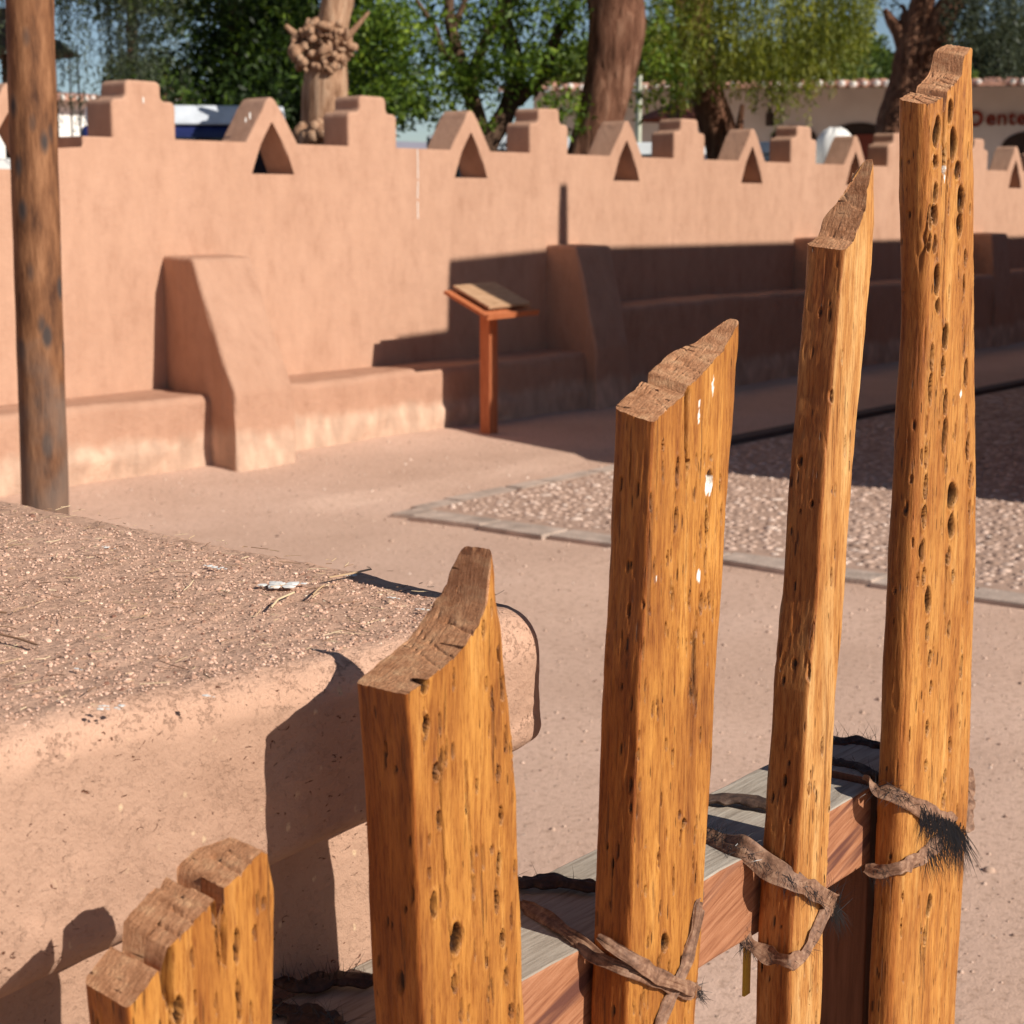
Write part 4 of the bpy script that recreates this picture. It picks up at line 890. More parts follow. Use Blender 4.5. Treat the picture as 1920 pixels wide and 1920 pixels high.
tag(link('wooden_post', log_post(), m), 'tall knotty brown round timber post at the left edge', 'post')

lec = empty('lectern', (9.62, 7.79, 0)); tag(lec, 'low reddish wooden information lectern with slanted board, standing before the wall', 'lectern')
M['lec'] = m_plank('red_stained_pine', [(.36, .10, .04), (.48, .15, .06), (.56, .20, .09)], (60, 60, 7), rough=.6)
M['board'] = m_plank('varnished_sign_board', [(.33, .19, .10), (.48, .29, .17), (.56, .36, .22)], (7, 40, 40), rough=.6)
bm = bmesh.new(); box(bm, 9.575, 9.665, 7.745, 7.835, -.03, .86, .004); bm_obj('post', bm, M['lec'], lec)
def tilt(bm, u0, u1, v0, v1, w0, w1, bev=.003):
    vs = box(bm, u0, u1, v0, v1, w0, w1, 0); sl = math.atan2(.16, .42)
    a = Vector(py(910, 598, 7.56)); ex = Vector((1, -.02, .02)); 
    ev = Vector((.10, math.cos(sl), math.sin(sl))).normalized(); en = ex.cross(ev).normalized()
    for v in bm.verts:
        if v in vs: v.co = a+ex*v.co.x+ev*v.co.y+en*v.co.z
bm = bmesh.new(); tilt(bm, 0, .56, 0, .44, 0, .022); bm_obj('tray', bm, M['lec'], lec)
bm = bmesh.new(); tilt(bm, .0, .56, -.016, .0-.001, -.004, .034); bm_obj('ledge', bm, M['lec'], lec)
bm = bmesh.new(); tilt(bm, .07, .52, .05, .43, .045, .062); bm_obj('sign_board', bm, M['board'], lec)
bm = bmesh.new(); tilt(bm, .11, .48, .09, .39, .023, .044); bm_obj('spacer', bm, M['stile'], lec)

# ================================================================ BACKGROUND BUILDINGS
M['plaster'] = simple('limewashed_wall', (.55, .60, .59), .9, noise_amt=.06, nscale=2)
M['plaster_w'] = simple('white_plaster', (.8, .78, .74), .9, noise_amt=.05)
M['tile'] = simple('clay_roof_tile', (.46, .24, .17), .9, noise_amt=.25, nscale=5)
M['tile_end'] = simple('mortared_tile_end', (.72, .66, .6), .9, noise_amt=.15)
M['sign'] = simple('dark_red_letters', (.17, .028, .015), .6)
M['dark'] = simple('dark_opening', (.03, .025, .022), .8)
M['door'] = simple('red_brown_door', (.16, .045, .03), .6)
def hall(name, pa, pb, D1, D2, zeave, zridge, label, group=None, arches=(), lamp=None, sign=None, over=2.6, depth=8, plaster='plaster'):
    A = Vector(base(pa, D1)); B = Vector(base(pb, D2)); ex = (B-A); Ln = ex.length; ex.normalize(); en = Vector((ex.y, -ex.x, 0))
    if en.dot(Vector((-A.x, -A.y, 0))) < 0: en = -en
    o = empty(name, A); tag(o, label, 'building', group)
    def W(u, v, z): return A+ex*u+en*v+Vector((0, 0, z))
    bm = bmesh.new(); prism(bm, [W(0, 0, 0), W(Ln, 0, 0), W(Ln, 0, zeave+.1), W(0, 0, zeave+.1)], -en*depth); bm_obj('wall', bm, M[plaster], o)
    # roof of half-round tiles: corrugated sheet sloping from ridge to eave, with thickness
    n = int(Ln/.055); us = np.linspace(-.3, Ln+.3, n); zr = .045*np.abs(np.sin(us*PI/.22)); zt_ = zridge
    acc = Acc(); rows = []
    for (v, z) in ((over, zeave), (over*.5, zeave+(zt_-zeave)*.33), (-depth*.35, zt_)):
        rows.append([list(W(u, v, z+h)) for u, h in zip(us, zr)])
    for (v, z) in ((-depth*.35, zt_-.06), (over, zeave-.05)):
        rows.append([list(W(u, v, z)) for u, h in zip(us, zr)])
    R_ = np.array(rows); m_ = len(rows); i, j = np.meshgrid(np.arange(m_), np.arange(n-1), indexing='ij'); i2 = (i+1) % m_
    Fq = np.stack([i*n+j, i*n+j+1, i2*n+j+1, i2*n+j], -1).reshape(-1, 4)
    acc.add(R_.reshape(-1, 3), Fq); nq = len(Fq); rr = random.Random(5); bm = bmesh.new()
    for u in np.arange(0, Ln, .22):
        if rr.random() < .75:
            c = W(u+.11+rr.uniform(-.02, .02), over+.01, zeave+.01+rr.uniform(-.01, .02)); s = rr.uniform(.05, .085)
            res = bmesh.ops.create_icosphere(bm, subdivisions=1, radius=s)
            for v in res['verts']: v.co = v.co+c
    for f in bm.faces: f.material_index = 1
    for u in np.arange(0, Ln, .42):
        c = W(u, -depth*.35, zt_+.03); box(bm, c.x-.16, c.x+.16, c.y-.16, c.y+.16, c.z-.05, c.z+rr.uniform(.04, .09), .03, 1)
    vs = [bm.verts.new(v) for v in R_.reshape(-1, 3)]
    for f in Fq: bm.faces.new([vs[q] for q in f])
    me = bpy.data.meshes.new('roof'); bm.to_mesh(me); bm.free(); link('roof', me, [M['tile'], M['tile_end']], o)
    for (p, w, zt2) in arches:
        uu = None
        # find u whose pixel is p
        best = min(np.linspace(0, Ln, 400), key=lambda u: abs(pix(W(u, 0, 1.6))[0]-p))
        pts_ = [W(best-w/2, .01, 0), W(best+w/2, .01, 0)]
        for a in np.linspace(0, PI, 13): pts_.append(W(best+w/2*math.cos(a), .01, zt2-w*.3+w*.3*math.sin(a)))
        bm = bmesh.new(); prism(bm, pts_, en*.02); bm_obj('archway', bm, M['dark'], o)
        bm = bmesh.new(); prism(bm, [W(best-w*.05, .035, 0), W(best+w*.25, .035, 0), W(best+w*.25, .035, zt2-.25), W(best-w*.05, .035, zt2-.25)], en*.03); bm_obj('door', bm, M['door'], o)
    return o, W, en, ex, Ln
def pix(p):
    v = np.array(p)-C0; d = v@FW; return (960+F*(v@RT)/d, 960-F*(v@UP)/d)
hb, W, en, ex, Ln = hall('tile_roofed_hall', 1000, 2150, 40, 40, 3.98, 4.36, 'long pale building with a low clay tile roof behind the right half of the wall', arches=((1485, 1.0, 3.3), (1605, 1.5, 3.35), (1925, 1.2, 3.15)))
# lantern on the facade
us = min(np.linspace(0, Ln, 800), key=lambda u: abs(pix(W(u, .2, 3.5))[0]-1443))
c = W(us, .2, 3.45); bm = bmesh.new(); box(bm, c.x-.07, c.x+.07, c.y-.07, c.y+.07, c.z-.16, c.z+.12, .02); box(bm, c.x-.03, c.x+.03, c.y-.03, c.y+.03, c.z+.12, c.z+.24)
bm_obj('wall_lantern', bm, M['dark'], hb)
# lettering: "ente" cut off by the frame, after a round mark
txt = bpy.data.curves.new('lettering', 'FONT'); txt.body = 'ente'; txt.size = .44; txt.extrude = .02; txt.offset = .009; txt.space_character = 1.08
to = bpy.data.objects.new('sign_lettering', txt); COL.objects.link(to)
bpy.context.view_layer.update(); dg = bpy.context.evaluated_depsgraph_get(); me = bpy.data.meshes.new_from_object(to.evaluated_get(dg)); bpy.data.objects.remove(to)
u0 = min(np.linspace(0, Ln, 2000), key=lambda u: abs(pix(W(u, .05, 3.3))[0]-1848)); org = W(u0, .05, 1.6+(385-251)/F*40+.06)
from mathutils import Matrix
R3 = Matrix((ex, Vector((0, 0, 1)), en)).transposed() if ex.cross(Vector((0, 0, 1))).dot(en) > 0 else Matrix((-ex, Vector((0, 0, 1)), en)).transposed()
sg = empty('facade_sign', org); tag(sg, 'dark red lower case lettering after a round mark on the pale facade', 'sign')
me.transform(Matrix.Translation(org) @ R3.to_4x4()); link('lettering', me, M['sign'], sg)
bm = bmesh.new(); cen = org-ex*.22+Vector((0, 0, .13)) if R3.col[0].dot(ex) > 0 else org+ex*.22
for a0 in range(28):
    a, a2 = 2*PI*a0/28, 2*PI*(a0+1)/28
    q = [cen+ex*(r_*math.cos(t))+Vector((0, 0, r_*math.sin(t))) for r_, t in ((.17, a), (.095, a), (.095, a2), (.17, a2))]; prism(bm, q, en*.02)
bm_obj('round_mark', bm, M['sign'], sg)
# left: white house, shelter roof, mountain
hall('white_house', -60, 172, 42, 44, 4.05, 4.32, 'low white house with a tiled roof edge behind the round post at far left', over=.5, depth=6, plaster='plaster_w')
hall('tiled_hut', 325, 353, 30, 30, 3.2, 3.45, 'small tiled roof peeking out right of the largest stepped merlon', over=.4, depth=2, plaster='plaster_w')
sh = empty('thatched_shelter', base(60, 21)); tag(sh, 'dark thatched sunshade on thin posts behind the round timber post', 'shelter')
M['thatch'] = simple('dark_thatch', (.12, .075, .05), .95, noise_amt=.4, nscale=20, bmp=.03, bscale=30)
c = at(10, 21, 100); bm = bmesh.new(); r = bmesh.ops.create_cone(bm, cap_ends=True, segments=28, radius1=.82, radius2=.05, depth=.5)
for v in r['verts']: v.co += Vector((c[0], c[1], c[2]+.24))
bm_obj('thatch_roof', bm, M['thatch'], sh)
acc = Acc(); cb = at(10, 21, 100); V, Fq = tube_v([(cb[0], cb[1], z) for z in np.linspace(-.1, cb[2], 6)], [.05]*6, 8); acc.add(V, Fq); acc.obj('centre_pole', M['bark_slim'], sh)
for p in (106, 132, 148):
    q = at(p, 23, 170); acc = Acc(); V, Fq = tube_v([(q[0], q[1], z) for z in np.linspace(-.1, 3.55, 5)], [.012]*5, 6); acc.add(V, Fq); o = acc.obj('thin_pole', M['bark_slim']); o.location = (0, 0, 0)
    tag(o, {106: 'leftmost thin dark pole above the white house', 132: 'middle thin dark pole above the white house', 148: 'rightmost thin dark pole above the white house'}[p], 'pole', 'thin poles beside the white house')
# distant ridge, its haze painted in as a lilac rock colour
V = []; n = 80; az = np.linspace(-60, 70, n)
hts = 95+55*fbm(az*.09, az*0, az*0, 3, 5); hts *= np.interp(az, [-60, 10, 28, 40, 70], [.3, .35, .5, .5, .4])
for k, a in enumerate(az):
    r0 = math.radians(a)+PHI-.0; d = np.array([math.cos(r0), math.sin(r0)])
    V += [(*(d*2600), -5), (*(d*3000), max(20, 60+hts[k]*2.0)), (*(d*3600), -5)]
m_ = 3; i, j = np.meshgrid(np.arange(n-1), np.arange(m_-1), indexing='ij')
Fq = np.stack([i*m_+j, (i+1)*m_+j, (i+1)*m_+j+1, i*m_+j+1], -1).reshape(-1, 4)
tag(link('hills', npmesh('hills', V, Fq), simple('hazy_lilac_rock', (.33, .31, .36), .95, nscale=.004)), kind='structure')

# ---------------------------------------------------------------- vans and cars behind the wall
M['glass'] = simple('tinted_glass', (.02, .025, .035), .08, noise_amt=.02)
M['rubber'] = simple('rubber', (.02, .02, .02), .8)
def van(px0, D, rot, Lg, Wd, Ht, body, roofc, label, cabin=.62):
    b0 = base(px0, D); o = empty('parked_van', b0); tag(o, label, 'van')
    ca, sa = math.cos(rot), math.sin(rot)
    def T(x, y, z): return Vector((b0[0]+x*ca-y*sa, b0[1]+x*sa+y*ca, z))
    def part(name, polyxz, y0, y1, m_, bev=.0):
        bm = bmesh.new(); prism(bm, [T(p[0], y0, p[1]) for p in polyxz], Vector(T(0, y1, 0))-Vector(T(0, y0, 0)))
        if bev: bmesh.ops.bevel(bm, geom=list(bm.edges), offset=bev, segments=3, profile=.5, affect='EDGES')
        return bm_obj(name, bm, m_, o)
    h, w = Lg/2, Wd/2; zb = Ht*.50; zc = Ht*.93
    part('body', [(-h, .3), (h-.1, .3), (h, zb*.75), (h-.15, zb), (h-.8, zc), (-h+.12, zc), (-h, zb)], -w, w, simple('paint_'+label[:6], body, .3), .05)
    part('roof', [(-h+.1, zc+.004), (h-.85, zc+.004), (h-1.0, Ht), (-h+.2, Ht)], -w+.04, w-.04, simple('roof_paint_'+label[:6], roofc, .35), .03)
    for sgn in (-1, 1):
        y = sgn*(w+.004); xs_ = np.linspace(-h+.2, h-1.0, 5)
        for a, c in zip(xs_[:-1], xs_[1:]): part('side_window', [(a+.04, zb+.1), (c-.04, zb+.1), (c-.04, zc-.12), (a+.04, zc-.12)], y-.006, y+.006, M['glass'])
        for xw in (-h+.8, h-.8):
            bm = bmesh.new(); r = bmesh.ops.create_cone(bm, cap_ends=True, segments=24, radius1=.33, radius2=.33, depth=.2)
            for v in r['verts']: q = v.co.copy(); v.co = T(xw+q.x, sgn*(w-.08)+q.z, .33+q.y)
            wh_ = bm_obj('wheel', bm, M['rubber'], o)
    bm = bmesh.new(); p_ = [T(-h-.006, -w+.15, zb+.08), T(-h-.006, w-.15, zb+.08), T(-h-.006, w-.2, zc-.1), T(-h-.006, -w+.2, zc-.1)]; prism(bm, p_, T(-.012, 0, 0)-T(0, 0, 0)); bm_obj('rear_window', bm, M['glass'], o)
    return o
van(375, 17.0, PHI+.12, 4.0, 1.7, 2.42, (.02, .028, .11), (.62, .66, .72), 'navy blue van with a pale roof between the left merlons')
van(940, 20.5, PHI, 4.2, 1.6, 2.32, (.10, .12, .16), (.5, .55, .62), 'grey van with a pale blue roof behind the third stepped merlon')
van(1222, 24.5, PHI-.1, 4.2, 1.5, 2.38, (.04, .055, .09), (.62, .66, .7), 'dark blue van with a white roof right of the thick leaning trunk')
van(1440, 28, PHI-.1, 4.2, 1.1, 2.5, (.7, .7, .68), (.75, .75, .74), 'white van between the fourth triangular merlon and its neighbour')
van(60, 18.0, PHI+.3, 4.2, 1.5, 2.0, (.6, .6, .58), (.62, .6, .58), 'white van left of the largest stepped merlon, behind the wall')
# white canopy
ct = empty('white_canopy', base(1562, 29)); tag(ct, 'white domed market canopy left of the rightmost forked tree', 'canopy')
c = base(1562, 29); bm = bmesh.new(); r = bmesh.ops.create_uvsphere(bm, u_segments=24, v_segments=12, radius=1)
for v in r['verts']: v.co = Vector((c[0]+v.co.x*.36, c[1]+v.co.y*.36, 2.36+max(0, v.co.z)*.45*(1+.08*math.sin(9*math.atan2(v.co.y, v.co.x)))-(.8 if v.co.z < -.1 else 0)))
bm_obj('canopy_cloth', bm, M['plaster_w'], ct, smooth=True)
for dx, dy in ((-.25, -.25), (.25, -.25), (-.25, .25), (.25, .25)):
    bm = bmesh.new(); box(bm, c[0]+dx-.02, c[0]+dx+.02, c[1]+dy-.02, c[1]+dy+.02, 0, 2.4); bm_obj('leg', bm, M['tile_end'], ct)
# red brown parasol and a pale pole
pr = empty('parasol', base(1275, 30)); tag(pr, 'red brown market parasol behind the curved trunk', 'parasol'); c = base(1275, 30)
bm = bmesh.new(); r = bmesh.ops.create_cone(bm, cap_ends=False, segments=8, radius1=.85, radius2=.03, depth=.32)
for v in r['verts']: v.co += Vector((c[0], c[1], 3.15))
bmesh.ops.solidify(bm, geom=bm.faces[:], thickness=.01)
bm_obj('parasol_cloth', bm, simple('red_brown_cloth', (.16, .045, .025), .9), pr)
bm = bmesh.new(); box(bm, c[0]-.02, c[0]+.02, c[1]-.02, c[1]+.02, 0, 3.25); bm_obj('pole', bm, M['bark_slim'], pr)
q = base(1195, 24); bm = bmesh.new(); box(bm, q[0]-.035, q[0]+.035, q[1]-.035, q[1]+.035, 0, 3.3, .01)
tag(bm_obj('pale_pole', bm, simple('pale_green_paint', (.42, .43, .34), .6)), 'thin pale green pole just right of the thick leaning trunk', 'pole')

# ================================================================ TREES
def leaves(pts, size, asp, seed, bias=(0, 0, 0), spread=1.0):
    g = np.random.default_rng(seed); n = len(pts); d = g.normal(0, 1, (n, 3))*spread+np.array(bias); d /= np.linalg.norm(d, axis=1)[:, None]
    q = g.normal(0, 1, (n, 3)); s = np.cross(d, q); s /= np.linalg.norm(s, axis=1)[:, None]+1e-9
    l = size*g.uniform(.6, 1.3, n)[:, None]; w = l*asp
    V = np.stack([pts, pts+d*l*.5+s*w*.5, pts+d*l, pts+d*l*.5-s*w*.5], 1).reshape(-1, 3)
    Fq = np.arange(n*4).reshape(-1, 4); return V, Fq
def clumps(centres, radii, per, seed, squash=.7):
    g = np.random.default_rng(seed); out = []
    for c, r in zip(centres, radii):
        n = int(per*(r/.4)**2); u = g.normal(0, 1, (n, 3)); u /= np.linalg.norm(u, axis=1)[:, None]
        rad = r*(g.random(n)**.45)[:, None]; out.append(np.array(c)+u*rad*np.array([1, 1, squash]))
    return np.concatenate(out)
def strands(tops, lens, seed, leafl=.055, step=.028, sway=.06):
    g = np.random.default_rng(seed); A = Acc(); pts = []
    for tpt, l in zip(tops, lens):
        n = max(4, int(l/step)); t = np.linspace(0, 1, n); dx, dy = g.normal(0, sway, 2)*l
        P = np.stack([tpt[0]+dx*t**1.5, tpt[1]+dy*t**1.5, tpt[2]-l*t], 1)
        keep = g.random(n) < .86; pts.append(P[keep])
    pts = np.concatenate(pts); pts = np.repeat(pts, 2, 0)+g.normal(0, .008, (len(pts)*2, 3))
    V, Fq = leaves(pts, leafl, .22, seed+1, bias=(0, 0, -1.1), spread=.8); A.add(V, Fq); return A
def hidden_crown(c, R, n, seed, size=.11):  # upper crown, above the frame: shapes the dappled shade
    g = np.random.default_rng(seed); cs = []; rs = []
    for k in range(n):
        u = g.normal(0, 1, 3); u /= np.linalg.norm(u); cs.append(np.array(c)+u*np.array(R)*g.random()**.4); rs.append(g.uniform(.5, .9))
    return cs, rs
def tree(name, label, trunk_paths, barkm, leaf_acc, leafm, loc, group='trees beyond the battlement wall', bumpy=.10, extra=None):
    o = empty(name, (loc[0], loc[1], 0)); tag(o, label, 'tree', group)
    for q, (path, rad) in enumerate(trunk_paths):
        n = 40 if q == 0 else 22; P = resample(path, n); R_ = np.interp(np.linspace(0, 1, n), np.linspace(0, 1, len(rad)), rad)
        V, Fq = tube_v(P, R_, 22 if q == 0 else 12, q+3, bumpy, 7); A = Acc(); A.add(V, Fq); A.obj('trunk' if q == 0 else 'limb', barkm, o)
    if leaf_acc: leaf_acc.obj('crown', leafm, o, smooth=False)
    if extra: extra(o)
    return o
def pp(px, D, y): return at(px, D, y)
# A: pollarded pale tree with knobbly burl
DA = 14.5; bA = base(603, DA); g = np.random.default_rng(3)
pathA = [(*bA[:2], -.2), pp(598, DA, 330), pp(600, DA, 250), pp(608, DA, 200), pp(612, DA, 140), pp(618, DA, 70), pp(632, DA, 0), pp(645, DA, -90)]
A = Acc(); cs = [pp(x, DA+dd, y) for x, y, dd in ((560, 40, .3), (690, 40, .2), (540, 90, .4), (670, 110, .3), (700, 10, .5), (575, -20, 0), (650, -60, 0), (520, 20, .6))]
V, Fq = leaves(clumps(cs, [.22]*8, 160, 5), .07, .4, 6); A.add(V, Fq)
hc, hr = hidden_crown((bA[0], bA[1]+.6, 6.2), (2.0, 2.0, 1.3), 34, 8); V, Fq = leaves(clumps(hc, hr, 70, 9), .15, .4, 10); A.add(V, Fq)
def burl(o):
    bm = bmesh.new(); rr = random.Random(8)
    for k in range(230):
        y = rr.uniform(45, 132); x = 612+rr.uniform(-66, 50)*math.sin(PI*(y-20)/150); p = pp(x, DA+rr.uniform(-.28, .1), y); s = rr.uniform(.015, .045); res = bmesh.ops.create_icosphere(bm, subdivisions=2, radius=s); q = Vector((rr.uniform(.6, 1.1), rr.uniform(.6, 1.1), rr.uniform(.8, 1.7))); qd = Vector((rr.gauss(0, .8), rr.gauss(-.3, .6), rr.gauss(-.2, 1))).normalized().to_track_quat('Z', 'Y')
        for v in res['verts']: v.co = qd @ Vector((v.co.x*q.x, v.co.y*q.y, v.co.z*q.z))*(1+rr.uniform(-.08, .08))+Vector(p)
    bm_obj('burl', bm, M['bark_pale'], o, smooth=True); bm = bmesh.new()
    for k in range(40):
        p = pp(600+rr.uniform(-38, 38), DA-.15+rr.uniform(-.1, .1), rr.uniform(236, 262)); res = bmesh.ops.create_icosphere(bm, subdivisions=2, radius=rr.uniform(.03, .07))
        for v in res['verts']: v.co += Vector(p)
    bm_obj('root_collar', bm, M['bark_pale'], o, smooth=True)
tree('pollarded_tree', 'pale barked pollarded tree with a knobbly burl behind the wall', [(pathA, [.19, .165, .165, .14, .155, .19, .13, .12]), ([pp(610, DA, 110), pp(660, DA-.1, 60), pp(692, DA-.1, 22)], [.05, .03, .012]), ([pp(606, DA, 100), pp(560, DA, 70), pp(535, DA, 48)], [.06, .04, .02]), ([pp(640, DA, -40), pp(720, DA, -160), pp(760, DA, -300)], [.12, .09, .06]), ([pp(640, DA, -60), pp(600, DA, -180), pp(520, DA, -320)], [.12, .09, .06])], M['bark_pale'], A, M['leaf_mid'], bA, extra=burl)
# fringe tree at far left: hanging dusty fronds against the sky
g = np.random.default_rng(21); n = 230; px_s = g.uniform(-40, 345, n); DD = g.uniform(15.5, 18, n)
tops = [pp(x, d, g.uniform(-230, -20)) for x, d in zip(px_s, DD)]; ln_ = [max(.25, (g.uniform(.75, 1.7) if x < 330 else .5)*(1.15 if 150 < x < 300 else .8)) for x in px_s]
A = strands(tops, ln_, 22, .06, .03); lb = base(-130, 17)
hc, hr = hidden_crown((lb[0]+1.4, lb[1]-1, 6.3), (2.6, 2.2, 1.2), 36, 18); V, Fq = leaves(clumps(hc, hr, 75, 19), .15, .35, 20); A.add(V, Fq)
tree('fringe_tree', 'tree of thin hanging grey green fronds against the sky at upper left', [([(*lb[:2], -.2), pp(-120, 17, 100), pp(-60, 17, -100), pp(60, 17, -260)], [.22, .18, .15, .08])], M['bark_slim'], A, M['leaf_grey'], lb)
# dense dark trees left of the burl
def dense(px0, D, spec, label, leafm, seed, per=230, size=.085, trunk=True, asp=.42):
    A = Acc(); cs = []; rs = []; g = np.random.default_rng(seed)
    for (x, y, r, k) in spec:
        for _ in range(k): cs.append(pp(x+g.normal(0, r*.55), D+g.normal(0, .5), y+g.normal(0, r*.45))); rs.append(g.uniform(.22, .46))
    V, Fq = leaves(clumps(cs, rs, per, seed+1), size, asp, seed+2); A.add(V, Fq); b0 = base(px0, D)
    hc, hr = hidden_crown((b0[0], b0[1]-1.0, 5.4), (2.0, 2.2, 1.2), 40, seed+3); V, Fq = leaves(clumps(hc, hr, 60, seed+4), .15, .4, seed+5); A.add(V, Fq)
    return tree('dense_tree', label, [([(*b0[:2], -.2), pp(px0, D, 240), pp(px0+15, D, 100), pp(px0+8, D, -60)], [.16, .13, .11, .08])], M['bark_slim'], A, leafm, b0)
dense(430, 18, [(430, 60, 130, 26), (400, 160, 90, 16), (500, 170, 80, 16), (520, 60, 80, 16), (460, 230, 70, 10)], 'dense dark green tree left of the pale pollarded tree', M['leaf_dark'], 31)
dense(540, 20, [(560, 130, 70, 16), (640, 60, 90, 20), (700, 150, 80, 16), (560, 220, 60, 8), (690, 230, 60, 8), (520, 30, 80, 12)], 'dense dark tree directly behind the pale pollarded trunk', M['leaf_dark'], 41)
dense(235, 30, [(245, 150, 40, 8), (300, 160, 45, 8)], 'small pale green tree low behind the largest stepped merlon', M['leaf_far'], 51, size=.1)
# multi stem tree in the middle
g = np.random.default_rng(61); DM = 17.5; bM = base(900, DM); A = Acc(); cs = []; rs = []
for (x, y, r, k) in ((720, 40, 80, 20), (760, 130, 80, 20), (700, 190, 60, 12), (800, 210, 60, 10), (860, 60, 90, 12), (950, 40, 80, 12), (1000, 120, 60, 9), (930, 160, 60, 9), (1040, 30, 60, 9), (870, 150, 60, 8), (1050, 200, 30, 4)):
    for _ in range(k): cs.append(pp(x+g.normal(0, r*.55), DM+g.normal(0, .6), y+g.normal(0, r*.45))); rs.append(g.uniform(.16, .34))
V, Fq = leaves(clumps(cs, rs, 210, 62), .075, .4, 63); A.add(V, Fq)
hc, hr = hidden_crown((bM[0], bM[1], 6.0), (2.2, 2.0, 1.2), 26, 64); V, Fq = leaves(clumps(hc, hr, 60, 65), .15, .4, 66); A.add(V, Fq)
limbs = [([(*bM[:2], -.2), pp(905, DM, 280), pp(958, DM, 200), pp(972, DM, 120), pp(940, DM, 30), pp(950, DM, -90)], [.15, .13, .12, .10, .08, .05]),
         ([pp(905, DM, 260), pp(880, DM, 170), pp(860, DM, 110), pp(840, DM, 30), pp(845, DM, -60)], [.10, .08, .07, .05, .04]),
         ([pp(878, DM, 165), pp(900, DM, 100), pp(925, DM, 40), pp(990, DM, -30)], [.07, .06, .05, .03]),
         ([pp(965, DM, 190), pp(1020, DM, 140), pp(1045, DM, 60), pp(1090, DM, -10)], [.08, .06, .05, .035]),
         ([pp(1000, DM, 180), pp(1025, DM, 120), pp(1040, DM, 90)], [.04, .03, .02]),
         ([pp(862, DM, 120), pp(830, DM, 100), pp(815, DM, 50), pp(780, DM, 0)], [.05, .04, .03, .02]),
         ([pp(845, DM, 60), pp(870, DM, 10), pp(880, DM, -60)], [.04, .03, .02])]
tree('multi_stem_tree', 'many stemmed bright green tree between the pale burl trunk and thick leaning trunk', limbs, M['bark_slim'], A, M['leaf_mid'], bM)
# B thick leaning trunk
DB = 17.; bB = base(1100, DB); A = Acc(); g = np.random.default_rng(71)
cs = [pp(x, DB+dd, y) for x, y, dd in ((1230, 60, 1), (1250, 130, 1.4), (1215, 110, 1.2), (1075, 110, .6), (1240, 20, .8), (1070, 30, .6), (1085, 70, 1), (1260, 170, 1.5), (1215, 190, 1.6))]
V, Fq = leaves(clumps(cs, [.3]*9, 200, 72), .08, .35, 73); A.add(V, Fq)
hc, hr = hidden_crown((bB[0], bB[1], 6.6), (2.4, 2.2, 1.4), 34, 74); V, Fq = leaves(clumps(hc, hr, 60, 75), .15, .35, 76); A.add(V, Fq)
tree('leaning_tree', 'thick dark furrowed trunk leaning right, the broadest one behind the wall', [([(*bB[:2], -.2), pp(1100, DB, 330), pp(1112, DB, 262), pp(1136, DB, 180), pp(1155, DB, 90), pp(1160, DB, 0), pp(1150, DB, -120)], [.32, .28, .235, .22, .235, .26, .25]), ([pp(1150, DB, -60), pp(1250, DB, -200), pp(1320, DB, -330)], [.18, .13, .09]), ([pp(1150, DB, -80), pp(1060, DB, -220), pp(1000, DB, -340)], [.18, .13, .09])], M['bark'], A, M['leaf_mid'], bB, bumpy=.16)
# C curved trunk with weeping fronds
DC = 20.; bC = base(1370, DC); g = np.random.default_rng(81); n = 560
pxs = g.uniform(1225, 1650, n); tops = []; ln_ = []
for x in pxs:
    yb = np.interp(x, [1225, 1270, 1330, 1400, 1450, 1500, 1560, 1610, 1650], [110, 190, 130, 150, 185, 170, 130, 90, 30])+g.normal(0, 26); y0 = g.uniform(-190, yb-50)
    d = DC+g.uniform(-1.6, .8); a = pp(x, d, y0); e = pp(x, d, yb); tops.append(a); ln_.append(a[2]-e[2])
A = strands(tops, ln_, 82, .075, .034, .05)
hc, hr = hidden_crown((bC[0]+.3, bC[1]-.3, 6.4), (2.6, 2.2, 1.3), 36, 84); V, Fq = leaves(clumps(hc, hr, 65, 85), .15, .3, 86); A.add(V, Fq)
tree('weeping_tree', 'curved dark trunk under yellow green weeping fronds, left of the slim picket', [([(*bC[:2], -.2), pp(1372, DC, 330), pp(1352, DC, 262), pp(1330, DC, 190), pp(1308, DC, 110), pp(1300, DC, 40), pp(1320, DC, -60), pp(1380, DC, -160)], [.30, .25, .22, .205, .19, .17, .15, .12]), ([pp(1300, DC, 60), pp(1260, DC, -40), pp(1240, DC, -160)], [.12, .1, .08]), ([pp(1385, DC-.3, 262), pp(1388, DC-.3, 225), pp(1392, DC-.3, 196)], [.05, .04, .025])], M['bark'], A, M['leaf_weep'], bC)
# D forked
DD_ = 25.; bD = base(1668, DD_); g = np.random.default_rng(91); n = 240; tops = []; ln_ = []
for x in g.uniform(1770, 1960, n):
    yb = g.uniform(60, 150); y0 = g.uniform(-150, yb-50); d = DD_+g.uniform(-1.2, 1); a = pp(x, d, y0); e = pp(x, d, yb); tops.append(a); ln_.append(a[2]-e[2])
A = strands(tops, ln_, 92, .09, .04)
cs = [pp(x, DD_+.4, y) for x, y in ((1700, 20), (1720, 50), (1740, 20), (1690, 45), (1660, 5), (1760, 90))]; V, Fq = leaves(clumps(cs, [.22]*6, 130, 94), .09, .3, 95); A.add(V, Fq)
hc, hr = hidden_crown((bD[0]+1, bD[1]-1, 7.2), (2.6, 2.4, 1.3), 30, 96); V, Fq = leaves(clumps(hc, hr, 60, 97), .16, .35, 98); A.add(V, Fq)
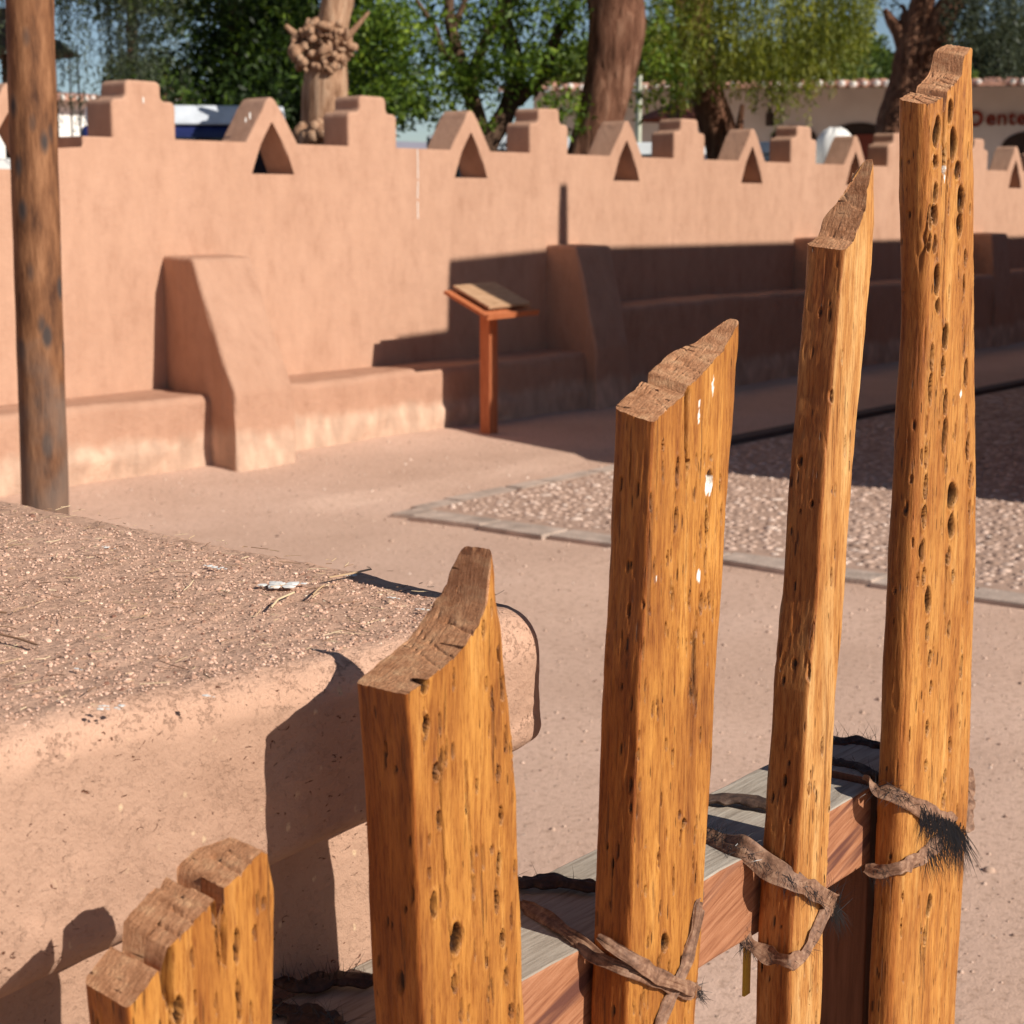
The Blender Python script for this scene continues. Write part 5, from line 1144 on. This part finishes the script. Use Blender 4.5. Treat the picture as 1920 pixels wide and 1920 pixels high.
tree('forked_tree', 'forked dark tree behind the wall between the slim and tallest pickets', [([(*bD[:2], -.2), pp(1668, DD_, 270), pp(1685, DD_, 200), pp(1705, DD_, 130), pp(1706, DD_, 80), pp(1735, DD_, 0), pp(1745, DD_, -90)], [.42, .36, .30, .25, .22, .17, .13]),
     ([pp(1710, DD_, 120), pp(1745, DD_, 70), pp(1775, DD_, 20), pp(1830, DD_, -60)], [.2, .18, .17, .12]), ([pp(1700, DD_, 90), pp(1688, DD_, 60), pp(1672, DD_, 40), pp(1658, DD_, 18)], [.13, .12, .09, .04]), ([pp(1690, DD_, 60), pp(1697, DD_, 20), pp(1690, DD_, 8)], [.1, .05, .02]), ([pp(1710, DD_, 170), pp(1755, DD_, 110), pp(1785, DD_, 66)], [.12, .09, .05])], M['bark'], A, M['leaf_grey'], bD, bumpy=.14)
# far trees over the roofs
def far(px0, D, spec, label, leafm, seed):
    g = np.random.default_rng(seed); cs = []; rs = []
    for (x, y, r, k) in spec:
        for _ in range(k): cs.append(pp(x+g.normal(0, r*.5), D+g.normal(0, 1), y+g.normal(0, r*.35))); rs.append(g.uniform(.5, .9))
    A = Acc(); V, Fq = leaves(clumps(cs, rs, 150, seed+1), .22, .5, seed+2); A.add(V, Fq); b0 = base(px0, D)
    return tree('far_tree', label, [([(*b0[:2], -.2), pp(px0, D, 240), pp(px0, D, 140)], [.25, .2, .1])], M['bark_slim'], A, leafm, b0, group='distant trees over the roofs')
far(1590, 55, [(1590, 120, 46, 16), (1560, 90, 36, 9), (1630, 145, 40, 9), (1500, 140, 40, 8)], 'rounded green tree over the roof in the gap of open sky', M['leaf_far'], 101)
far(1860, 50, [(1880, 130, 60, 14), (1830, 140, 40, 8), (1900, 90, 50, 8)], 'grey green tree over the roof right of the tallest picket', M['leaf_grey'], 111)
far(1070, 58, [(1075, 120, 34, 8), (1060, 140, 30, 5), (1240, 110, 60, 12), (1400, 140, 60, 8)], 'distant tree showing just left of the thick leaning trunk', M['leaf_far'], 121)
far(1690, 48, [(1665, 135, 20, 4), (1755, 150, 25, 5)], 'small distant tree seen past the forked trunk', M['leaf_far'], 131)
